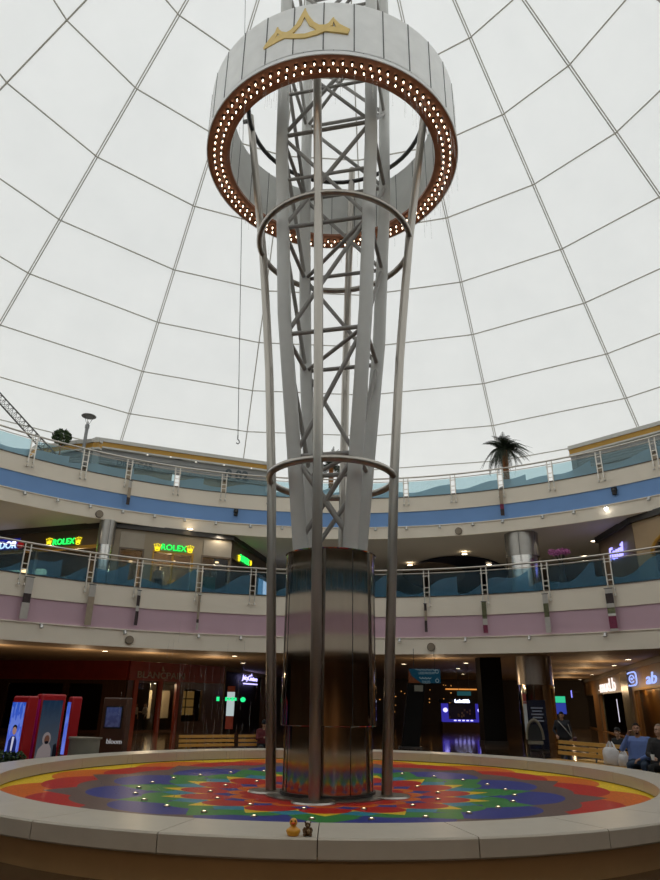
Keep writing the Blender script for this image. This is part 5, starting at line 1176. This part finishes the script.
downlights([(60, 518), (190, 529)], 10.6, 'recessed round downlight in the lower gallery ceiling left of the tower', 'left gallery downlights')
downlights([(462, 539.5), (594, 541), (585, 556), (400, 541)], 10.6, 'recessed round downlight in the lower gallery ceiling right of the tower', 'right gallery downlights')
downlights([(464.5, 554), (489, 564.5), (410, 565)], 10.45, 'recessed round downlight at the oval ceiling recess', 'oval recess downlights')

# ================================================================== LIGHT
def lamp(kind, loc, energy, col, **kw):
    l = bpy.data.lights.new('lamp', kind); l.energy = energy; l.color = col
    for k, v in kw.items(): setattr(l, k, v)
    o = bpy.data.objects.new('ceiling_or_fill_lamp', l); COL.objects.link(o); o.location = loc; return o
for x, y in ((105, 651), (240, 660), (466, 664), (542, 661), (621, 657), (590, 676)):
    p = atz(x, y, 4.3); lamp('SPOT', (p.x, p.y, 4.15), 160, (1, .72, .42), spot_size=2.4, spot_blend=.9, shadow_soft_size=.12, specular_factor=.3)
for az, r in ((165, 19.8), (195, 19.8)): lamp('SPOT', pol(az, r+.6, 4.15), 900, (1, .70, .40), spot_size=2.9, spot_blend=.6, shadow_soft_size=.12)
for az, r in ((-40, 20.3), (-27, 20.3), (-17, 20.0), (18, 24), (36, 22)):
    p = pol(az, r+.5, 10.5); lamp('SPOT', p, 60, (1, .88, .70), spot_size=2.8, spot_blend=.6, shadow_soft_size=.1)
for az, r in ((-43, 24), (-33, 23.5), (-24, 24), (-15, 26), (15, 23.5), (48, 22)):
    p = pol(az, r, 4.3); lamp('SPOT', p, 180, (1, .68, .38), spot_size=2.9, spot_blend=.6, shadow_soft_size=.1); p.z = 3.3; lamp('POINT', p, 75, (1, .70, .42), shadow_soft_size=.05)  # added fill to brighten the ground floor; the low points have no fitting
for u_ in (ur(652), ur(630), ur(612), ur(598), ur(586)):
    a, d, n, L, ang = seg(R0, R1); p = a + d*u_ + n*2.4; lamp('SPOT', (p.x, p.y, 4.3), 160, (1, .66, .34), spot_size=2.9, spot_blend=.6, shadow_soft_size=.1); lamp('POINT', (p.x, p.y, 3.3), 60, (1, .68, .38), shadow_soft_size=.05)  # fill added along the arcade to lift its dark wall
for pnt in (onw(172, 560, B0, B1) - seg(B0, B1)[2]*1.2, onw(60, 560, A0, A1) - seg(A0, A1)[2]*1.2):
    lamp('POINT', (pnt.x, pnt.y, 8.6), 110, (1, .75, .45), shadow_soft_size=.08)
pnt = onw(154, 700, Wc, Wd) - seg(Wc, Wd)[2]*1.5 + seg(Wc, Wd)[1]*1.0; lamp('POINT', (pnt.x, pnt.y, 3.02), 260, (1, .78, .5), shadow_soft_size=.08)
a, d, n, L, ang = seg(R0, R1)
for u_, e, c in ((holes[0][0]-.6, 14, (.8, 1, .95)), (holes[0][0]+1.5, 14, (.8, 1, .95)), (holes[2][0]-1.2, 26, (1, .7, .35)), (holes[2][0]+1.2, 26, (1, .7, .35))):
    p = a + d*u_ - n*.42; lamp('POINT', (p.x, p.y, 3.1), e, c, shadow_soft_size=.04)

w = bpy.data.worlds.new('World'); SC.world = w; w.use_nodes = True
bg = w.node_tree.nodes['Background']; bg.inputs['Color'].default_value = (.97, .99, 1, 1); bg.inputs['Strength'].default_value = 1.3

# ================================================================== CAMERA
cd = bpy.data.cameras.new('camera'); cam = bpy.data.objects.new('camera', cd); COL.objects.link(cam); SC.camera = cam
cd.sensor_fit = 'VERTICAL'; cd.sensor_height = 36; cd.lens = 36*F/880; cd.clip_end = 300
cam.location = EYE
def rv(x, y): return ray(330 + x, 440 + y)
fwd = rv(0, 0).normalized(); right = (rv(1, 0) - rv(-1, 0)).normalized(); up = right.cross(fwd).normalized()
cam.matrix_world = Matrix(((right.x, up.x, -fwd.x, EYE.x), (right.y, up.y, -fwd.y, EYE.y), (right.z, up.z, -fwd.z, EYE.z), (0, 0, 0, 1)))
SC.view_settings.view_transform = 'Standard'; SC.view_settings.look = 'None'; SC.view_settings.gamma = 1; SC.view_settings.use_curve_mapping = False
SC.view_settings.exposure = 0
SC.cycles.use_denoising = True
SC.cycles.max_bounces = 10; SC.cycles.transparent_max_bounces = 16
